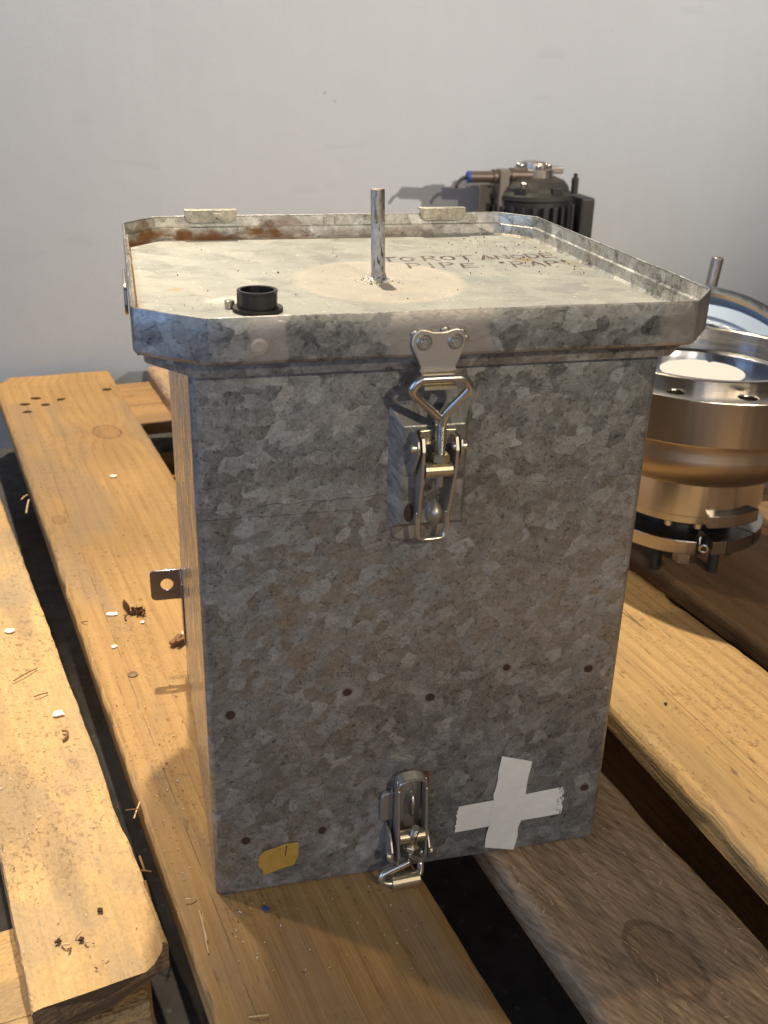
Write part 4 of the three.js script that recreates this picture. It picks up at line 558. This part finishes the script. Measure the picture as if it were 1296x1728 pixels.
// ---------------------------------------------------------------- steel flange assembly to the right
const FX = 0.60, FZ = -0.45;
const fla = thing('flange_assembly', 'stainless flange assembly with bolt holes and white disc, right of the box', 'flange', [FX, 0, FZ]);
{
  const s = new THREE.Shape(); s.absarc(0, 0, 0.1585, 0, Math.PI * 2); const hc = new THREE.Path(); hc.absarc(0, 0, 0.112, 0, Math.PI * 2, true); s.holes.push(hc);
  for (let k = 0; k < 12; k++) { const a = -(101.3 + k * 30) * Math.PI / 180; const h = new THREE.Path(); h.absarc(Math.cos(a) * 0.1375, Math.sin(a) * 0.1375, 0.0092, 0, Math.PI * 2, true); s.holes.push(h); }
  const disc = new THREE.ExtrudeGeometry(s, { depth: 0.0465, bevelEnabled: true, bevelThickness: 0.0015, bevelSize: 0.0015, bevelOffset: -0.0015, bevelSegments: 2, curveSegments: 90 }).rotateX(-Math.PI / 2);
  const flange = part('flange', toCreasedNormals(disc.translate(0, 0.1915, 0), 0.3), M.steelSatin, fla);
  part('raised_lip', lathe([[0.1215, 0.2385], [0.1215, 0.2495], [0.1205, 0.2505], [0.1150, 0.2505], [0.1135, 0.2490], [0.1115, 0.2240], [0.1100, 0.2222]], 140, 0.4), M.steelSatin, flange);
  part('seat', lathe([[0, 0.2215], [0.111, 0.2220]], 100), M.mirror, fla);
  const ds = new THREE.Shape(); for (let k = 0; k <= 120; k++) { const a = k / 120 * Math.PI * 2; let r = 0.0475; const da = Math.abs(((a - 2.42 + 9.42) % Math.PI * 2) - Math.PI); if (da < 0.09) r -= 0.006; (k ? ds.lineTo(Math.cos(a) * r, Math.sin(a) * r) : ds.moveTo(Math.cos(a) * r, Math.sin(a) * r)); }
  const wd = part('cover_disc', extr(ds, 0.0018, 0.0003, 4).rotateX(-Math.PI / 2).translate(0.006, 0.2222, -0.010), M.paper, fla); wd.userData.label = 'round white disc lying inside the flange';
  part('bowl', lathe([[0.112, 0.1915], [0.141, 0.1915], [0.1385, 0.184], [0.1360, 0.173], [0.1385, 0.167], [0.1365, 0.154], [0.128, 0.141], [0.112, 0.130], [0.098, 0.1255], [0.089, 0.1245]], 120, 0.9), M.bowl, fla);
  const w = []; for (let k = 0; k < 150; k++) { const a = k / 150 * Math.PI * 2, q = hsh(k, 1, 3); w.push(new THREE.SphereGeometry(0.0016 + 0.0006 * q, 6, 5).translate(Math.cos(a) * 0.0892, 0.1242 + 0.0006 * q, Math.sin(a) * 0.0892)); }
  part('weld_bead', merged(w), M.steelDark, fla);
  part('neck', lathe([[0.0885, 0.1245], [0.0885, 0.0840], [0.0875, 0.0830], [0.0862, 0.0828], [0.0862, 0.0745], [0.0850, 0.0735], [0, 0.0735]], 120, 0.4), M.steel, fla);
  const arc = (r0, r1, a0, a1, h) => { const sh = new THREE.Shape(), A = Math.PI / 180; sh.absarc(0, 0, r1, a0 * A, a1 * A, false); sh.absarc(0, 0, r0, a1 * A, a0 * A, true); sh.closePath(); return extr(sh, h, 0.0006, 40).rotateX(-Math.PI / 2); };
  // angles: extruded shapes turn with -z up, so azimuth a faces (cos a, -sin a)
  part('clamp_jaw', arc(0.062, 0.0975, -103, -62, 0.0145).translate(0, 0.0745, 0), M.steelDark, fla);
  part('pump_body', lathe([[0, 0.072], [0.058, 0.072], [0.058, 0.055], [0.06, 0.054], [0.0, 0.05]], 60), M.blackBody, fla);
  for (const [a0, a1, m] of [[-260, -108, M.steelSatin], [-96.5, -86, M.steel], [-85.3, -60, M.steelSatin], [-58, 90, M.steelSatin]]) part('clamp_ring', arc(0.055, 0.0945, a0, a1, 0.0165).translate(0, 0.0395, 0), m, fla);
  { const t = new THREE.Shape(); t.absarc(0, 0, 0.0058, 0, Math.PI * 2); const hx = new THREE.Path(); for (let k = 0; k < 6; k++) { const a = -k / 6 * Math.PI * 2; (k ? hx.lineTo(Math.cos(a) * 0.003, Math.sin(a) * 0.003) : hx.moveTo(0.003, 0)); } hx.closePath(); t.holes.push(hx);
    const g2 = extr(t, 0.026, 0.0007, 18); g2.translate(0, 0, -0.026).rotateY(-0.55).translate(-0.021, 0.0475, 0.0925); part('clamp_screw', g2, M.steel, fla); part('socket', cyl(0.0029, 0.002, 12).rotateX(Math.PI / 2).rotateY(-0.55).translate(-0.0205, 0.0475, 0.0895), M.hole, fla); }
  part('boss', plug(0.0125, 0.012, 0.001, 6).translate(-0.034, 0.0275, 0.076), M.steelDark, fla);
  for (const a of [-130, -106, -78, -66, -52]) part('bolt', plug(0.0045, 0.007, 0.0006, 6).translate(Math.cos(a * Math.PI / 180) * 0.078, 0.0665, -Math.sin(a * Math.PI / 180) * 0.078), M.zincWarm, fla);
  for (const a of [-140, -75, -20, 40, 100, 170]) part('foot', plug(0.0065, 0.0405, 0.001, 16).translate(Math.cos(a * Math.PI / 180) * 0.062, 0.0005, -Math.sin(a * Math.PI / 180) * 0.062), M.blackDusty, fla);  // black colour stands in for the deep shade round the feet
}
// large ring flange leaning behind it
{
  const c = V3(0.75, 0.112, -0.735), hd = V3(camera.position.x - c.x, 0, camera.position.z - c.z).normalize(), t = 38 * Math.PI / 180, n = V3(0, Math.cos(t), 0).addScaledVector(hd, Math.sin(t));
  const rg = thing('ring_flange', 'large blue grey steel ring flange leaning behind the flange assembly', 'ring flange', [c.x, c.y, c.z]);
  rg.quaternion.setFromUnitVectors(V3(0, 1, 0), n);
  part('ring', lathe([[0.100, -0.03], [0.196, -0.03], [0.197, -0.006], [0.195, 0.0005], [0.190, 0.002], [0.182, 0.0012], [0.179, -0.004]], 150, 0.4), M.steelBlue, rg);
  part('sealing_face', lathe([[0.179, -0.004], [0.1785, -0.014], [0.150, -0.0145], [0.147, -0.019], [0.1445, -0.019]], 150, 0.4), M.bluedFace, rg);
  part('seal_groove', lathe([[0.1455, -0.022], [0.134, -0.022]], 120), M.blued, rg);
  const q = rng(8), w = []; for (let k = 0; k < 260; k++) { const a = k / 260 * Math.PI * 2; w.push(new THREE.SphereGeometry(0.0030 + 0.0012 * q(), 7, 5).translate(Math.cos(a) * 0.140, -0.018, Math.sin(a) * 0.140)); }
  part('weld_bead', merged(w), M.steelBlue, rg);
  part('inner_step', lathe([[0.1345, -0.019], [0.133, -0.0165], [0.1215, -0.0165], [0.1185, -0.013], [0.115, -0.013], [0.113, -0.018], [0.106, -0.03], [0.100, -0.03]], 150, 0.4), M.steelBlue, rg);
  const p = part('guide_pin', merged([cyl(0.0095, 0.05, 24).translate(0, 0.025, 0), new THREE.SphereGeometry(0.0095, 24, 12).scale(1, 0.35, 1).translate(0, 0.05, 0)]), M.steelDark, rg);
  { const wp = V3(0.905, 0.205, -0.955); rg.updateMatrixWorld(true); const lp = rg.worldToLocal(wp.clone()); p.position.copy(lp); p.quaternion.copy(rg.quaternion.clone().invert()); p.rotation.z += -0.1; }
}

// ---------------------------------------------------------------- black ribbed actuator at the wall
const act = thing('actuator', 'black ribbed actuator with a brown sensor on top, behind the box by the wall', 'actuator', [0.745, 0, -1.385]);
act.scale.setScalar(1.147);
{
  const y1 = 0.2625, R = 0.069;
  const body = part('body', lathe([[0, 0], [R, 0], [R, y1 - 0.006], [R - 0.004, y1], [0, y1]], 64, 0.5), M.blackBody, act);
  for (let k = 0; k < 26; k++) { const a = k / 26 * Math.PI * 2; part('rib', box(0.006, y1 - 0.02, 0.011, 0.0012).translate(0, y1 / 2 - 0.002, R + 0.003).rotateY(a), M.blackBody, body); }
  part('top_cap', lathe([[0.072, y1 - 0.003], [0.072, y1 + 0.004], [0.066, y1 + 0.010], [0.0645, y1 + 0.016], [0.057, y1 + 0.025], [0.044, y1 + 0.030], [0.0, y1 + 0.031]], 64, 0.35), M.blackDusty, act);
  for (const a of [2.1, 3.9, 0.35, -0.6]) part('lug', box(0.02, 0.014, 0.014, 0.002).translate(0, y1 + 0.011, 0.063).rotateY(a), M.blackBody, act);
  const lid2 = part('hub', lathe([[0.034, y1 + 0.0295], [0.034, y1 + 0.042], [0.032, y1 + 0.0435], [0.021, y1 + 0.0435], [0.020, y1 + 0.052], [0.018, y1 + 0.0535], [0, y1 + 0.0535]], 40, 0.4), M.steelDark, act); lid2.position.x = 0.004;
  part('hub_arm', box(0.05, 0.011, 0.018, 0.002).translate(0.03, y1 + 0.040, 0.0), M.steelDark, act);
  for (const a of [0.5, 1.6, 2.7, 3.8, 4.9, 6.0]) part('hub_bolt', plug(0.0045, 0.006, 0.0006, 6).translate(0.004 + Math.cos(a) * 0.026, y1 + 0.0435, Math.sin(a) * 0.026), M.steelDark, act);
  const sy = y1 + 0.030, sz = 0.022;
  part('sensor', merged([cyl(0.0092, 0.056, 28).rotateZ(Math.PI / 2).translate(-0.087, sy + 0.0015, sz), cyl(0.0125, 0.006, 6).rotateZ(Math.PI / 2).translate(-0.072, sy + 0.002, sz), cyl(0.0098, 0.052, 24).rotateZ(Math.PI / 2).translate(-0.034, sy + 0.004, sz), cyl(0.0128, 0.007, 6).rotateZ(Math.PI / 2).translate(-0.042, sy + 0.004, sz), cyl(0.0075, 0.02, 20).rotateZ(Math.PI / 2).translate(-0.004, sy + 0.004, sz)]), M.brass, act);
  part('sensor_cap', plug(0.0094, 0.005, 0.001, 28).rotateZ(Math.PI / 2).translate(-0.1145, sy + 0.0015, sz), M.bluePlastic, act);
  part('cable', tube([[-0.118, sy + 0.001, sz], [-0.126, sy - 0.001, sz], [-0.134, sy - 0.006, sz + 0.002], [-0.139, sy - 0.014, sz + 0.006]], 0.0028, 24, 10), M.rubber, act);
  part('bracket', merged([box(0.016, 0.082, 0.026, 0.0015).translate(-0.0585, sy - 0.0275, sz + 0.002), box(0.034, 0.09, 0.004, 0.001).translate(-0.072, sy - 0.058, sz - 0.02)]), M.tan, act);
  part('bracket_screw', plug(0.004, 0.012, 0.001, 12).rotateZ(Math.PI / 2).translate(-0.088, sy - 0.068, sz - 0.015), M.zincWarm, act);
  part('terminal_box', box(0.026, 0.14, 0.07, 0.004).translate(0.094, y1 - 0.072, 0.0), M.blackBody, act);
  part('lug_bolt', merged([plug(0.006, 0.026, 0.001, 12).translate(0.075, y1 + 0.003, 0.015), plug(0.0035, 0.033, 0.0006, 10).translate(0.075, y1 + 0.003, 0.015)]), M.blackDusty, act);
  part('cap_bolt', plug(0.0062, 0.016, 0.001, 6).translate(-0.032, y1 + 0.010, 0.056), M.steelDark, act);
}

// ---------------------------------------------------------------- litter on the boards and the lid
function scrap(seed, r, sx, sz, t = 0.0008) { const q = rng(seed), pts = []; const n = 7 + Math.floor(q() * 4); for (let i = 0; i < n; i++) { const a = i / n * 6.283, k = r * (0.65 + 0.6 * q()); pts.push([Math.cos(a) * k * sx, Math.sin(a) * k * sz]); } return extr(polyShape(pts), t, 0.0001, 2).rotateX(-Math.PI / 2); }
function litter(name, label, cat, group, geo, mat, x, z, turn, tip = 0, y = 0.0012) { const m = new THREE.Mesh(geo, mat); m.name = numbered(name); m.position.set(x, y, z); m.rotation.set(tip, turn, 0, 'YXZ'); tag(m, label, cat, group); scene.add(shade(m)); return m; }
const G1 = 'white flakes scattered on the pallet boards';
litter('paint_flake', 'long white flake on the speckled left board, level with the lower left rivet row', 'flake', G1, scrap(1, 0.0038, 1.5, 0.9), M.flake, -0.117, -0.249, 0.2, 0.15, 0.001);
litter('paint_flake', 'small white flake alone on the amber board halfway to its far end', 'flake', G1, scrap(2, 0.0045, 1.3, 0.9), M.flake, -0.065, -0.811, 0.1, 0.1);
litter('paint_flake', 'bright white flake just left of the dry leaf', 'flake', G1, scrap(3, 0.0042, 1.7, 0.8), M.flake, -0.069, -0.421, 0.0, 0.2);
litter('paint_flake', 'white flake nearest below the dry leaf', 'flake', G1, scrap(4, 0.003, 1.2, 0.8), M.flake, -0.068, -0.355, 0.5, 0.2);
litter('paint_flake', 'tiny white flake right of the dry leaf', 'flake', G1, scrap(5, 0.0022, 1.1, 0.9), M.flake, -0.039, -0.398, 0.4, 0.2);
litter('paint_flake', 'broad white flake at the left picture edge on the speckled board', 'flake', G1, scrap(7, 0.0042, 1.5, 0.8), M.flake, -0.171, -0.407, -0.3, 0.2, 0.0006);
litter('paint_flake', 'pale flake below the mounting tab beside the bark chip', 'flake', G1, scrap(9, 0.0035, 1.2, 0.9), M.flake, 0.003, -0.365, 0.6, 0.3, 0.003);
litter('blue_speck', 'tiny blue plastic speck on the board in front of the box', 'speck', null, scrap(10, 0.0022, 1.1, 1), M.bluePlastic, 0.032, 0.020, 0.3, 0.2);
{ // dry leaf: curled blade standing on a crumpled lump
  const q = rng(91), leafM = std({ color: new THREE.Color().setRGB(0.17, 0.085, 0.035), roughness: 0.9, side: THREE.DoubleSide });
  const lf = thing('dry_leaf', 'curled brown dry leaf on the amber board left of the mounting tab', 'leaf', [-0.050, 0.0008, -0.42]); lf.scale.setScalar(0.85);
  const g = new THREE.PlaneGeometry(1, 1, 6, 10), p = g.attributes.position; for (let i = 0; i < p.count; i++) { const u = p.getX(i), v = p.getY(i) + 0.5, w = Math.sin(Math.PI * Math.min(1, v * 0.92 + 0.08)) * 0.0042; p.setXYZ(i, u * 2 * w - 0.004 * v - 0.0035, v * 0.019, 0.003 * Math.cos(u * 3) - v * 0.004); } g.computeVertexNormals(); part('blade', g, leafM, lf);
  const L = []; for (let k = 0; k < 9; k++) { const s = new THREE.PlaneGeometry(0.011, 0.007, 4, 3), a = s.attributes.position; for (let i = 0; i < a.count; i++) a.setZ(i, (q() - 0.5) * 0.0035); s.rotateX(-1.2 + q() * 1.3).rotateY(q() * 6.28).translate(0.006 + (q() - 0.5) * 0.018, 0.003 + q() * 0.003, 0.002 + (q() - 0.5) * 0.008); s.computeVertexNormals(); L.push(s); } part('crumpled_blade', merged(L), leafM, lf);
  part('stalk', tube([[-0.006, 0.001, 0.004], [-0.008, 0.0012, 0.012], [-0.006, 0.0008, 0.018]], 0.0008, 12, 6), leafM, lf);
}
{ const q = rng(97), L = []; for (let k = 0; k < 7; k++) { const s = new THREE.BoxGeometry(0.010 + q() * 0.008, 0.002, 0.003 + q() * 0.002, 3, 1, 1), a = s.attributes.position; for (let i = 0; i < a.count; i++) a.setXYZ(i, a.getX(i), a.getY(i) + (q() - 0.5) * 0.001, a.getZ(i) + (q() - 0.5) * 0.0012); s.rotateZ((q() - 0.5) * 0.6).rotateY(0.5 + (q() - 0.5) * 0.8).translate((q() - 0.5) * 0.014, 0.0025 + q() * 0.003, (q() - 0.5) * 0.008); s.computeVertexNormals(); L.push(s); }
  const m = new THREE.Mesh(merged(L), M.chip); m.name = 'bark_chip'; m.position.set(-0.006, 0.0008, -0.351); tag(m, 'brown bark chip on the amber board below the mounting tab', 'bark chip'); scene.add(shade(m)); }
{ const q = rng(99); const m = litter('wood_shaving', 'curled brown wood shaving on the speckled left board', 'shaving', null, tube([[0, 0.002, -0.006], [0.003, 0.003, -0.002], [0.002, 0.002, 0.003], [-0.003, 0.001, 0.007]], 0.0011, 16, 6), M.chip, -0.111, -0.215, 0.3, 0, 0); }
{ const q = rng(111), im = new THREE.InstancedMesh(new THREE.IcosahedronGeometry(0.00062, 0), M.rustRed, 230), d = new THREE.Object3D();
  for (let k = 0; k < 230; k++) { let x, z; const u = q(); if (u < 0.55) { x = 0.31 - 0.14 * q() * q(); z = -0.315 + 0.16 * q(); } else if (u < 0.7) { const a = q() * 6.28, r = 0.007 + 0.01 * q(); x = 0.1455 + Math.cos(a) * r - 0.004; z = -0.152 + Math.sin(a) * r * 0.9; } else { x = 0.0 + 0.3 * q(); z = -0.31 + 0.27 * q(); } if (x > 0.29 && z < -0.29) x -= 0.03; const s = 0.35 + 0.9 * q() * q(); d.position.set(x, PAN + 0.0026 * x - 0.0036 * z + 0.0005 * s, z); d.rotation.set(q() * 6, q() * 6, q() * 6); d.scale.set(s * 1.3, s * 0.8, s); d.updateMatrix(); im.setMatrixAt(k, d.matrix); }
  im.name = 'rust_crumbs'; tag(im, 'rust crumbs and grit scattered over the lid panel', 'grit', null, 'stuff'); scene.add(im); im.castShadow = im.receiveShadow = true; }
{ const q = rng(113), im = new THREE.InstancedMesh(new THREE.IcosahedronGeometry(0.0011, 0), M.flake, 60), d = new THREE.Object3D();
  for (let k = 0; k < 60; k++) { const a = q() * 6.283, r = 0.0062 + 0.011 * q() * q(), x = 0.1455 + Math.cos(a) * r * 1.1 - 0.004 * q(), z = -0.152 + Math.sin(a) * r * 1.1, s = 0.4 + 0.8 * q(); d.position.set(x, PAN + 0.0026 * x - 0.0036 * z + 0.0004 * s, z); d.rotation.set(q() * 6, q() * 6, q() * 6); d.scale.set(s * 1.3, s * 0.6, s); d.updateMatrix(); im.setMatrixAt(k, d.matrix); }
  im.name = 'paint_crumbs'; tag(im, 'pale paint crumbs lying round the foot of the rod', 'grit', null, 'stuff'); scene.add(im); im.castShadow = im.receiveShadow = true; }

{ // sawdust and fine splinters lying on the two left boards
  const q = rng(131), n = 420, im = new THREE.InstancedMesh(new THREE.BoxGeometry(1, 1, 1), std({ color: 0xffffff, roughness: 0.9 }), n), d = new THREE.Object3D(), c = new THREE.Color();
  for (let k = 0; k < n; k++) {
    let x, z; const u = q(), w = q();
    if (u < 0.45) { z = -0.5 + 0.55 * q(); x = mix(line(-0.346, -0.95, -0.121, 0.07)(z), line(-0.247, -0.93, -0.0355, 0.034)(z) - 0.004, w * w); if (z > 0.03 && x > -0.055) x -= 0.03; }
    else if (u < 0.85) { z = -0.62 + 0.62 * q(); x = mix(line(-0.268, -1.3, -0.0105, 0.1)(z) + 0.004, -0.006, w); if (z > -0.45 && z < -0.3 && q() < 0.6) x = mix(x, -0.045, 0.6); }
    else { z = 0.012 + 0.1 * q() * q(); x = 0.005 + 0.14 * w; }
    const L = 0.0006 + 0.0028 * q() * q(), t = 0.00018 + 0.00035 * q(); d.position.set(x, 0.0009, z); d.rotation.set((q() - 0.5) * 0.3, q() * 6.28, (q() - 0.5) * 0.3); d.scale.set(L, t, t * 1.6); d.updateMatrix(); im.setMatrixAt(k, d.matrix);
    const v = q(); if (v < 0.45) c.setRGB(0.66, 0.48, 0.27); else if (v < 0.8) c.setRGB(0.14, 0.075, 0.03); else c.setRGB(0.7, 0.68, 0.62); im.setColorAt(k, c);
  }
  im.name = 'sawdust'; tag(im, 'sawdust and fine splinters strewn over the left pallet boards', 'sawdust', null, 'stuff'); im.castShadow = im.receiveShadow = true; scene.add(im);
}

renderer.render(scene, camera);
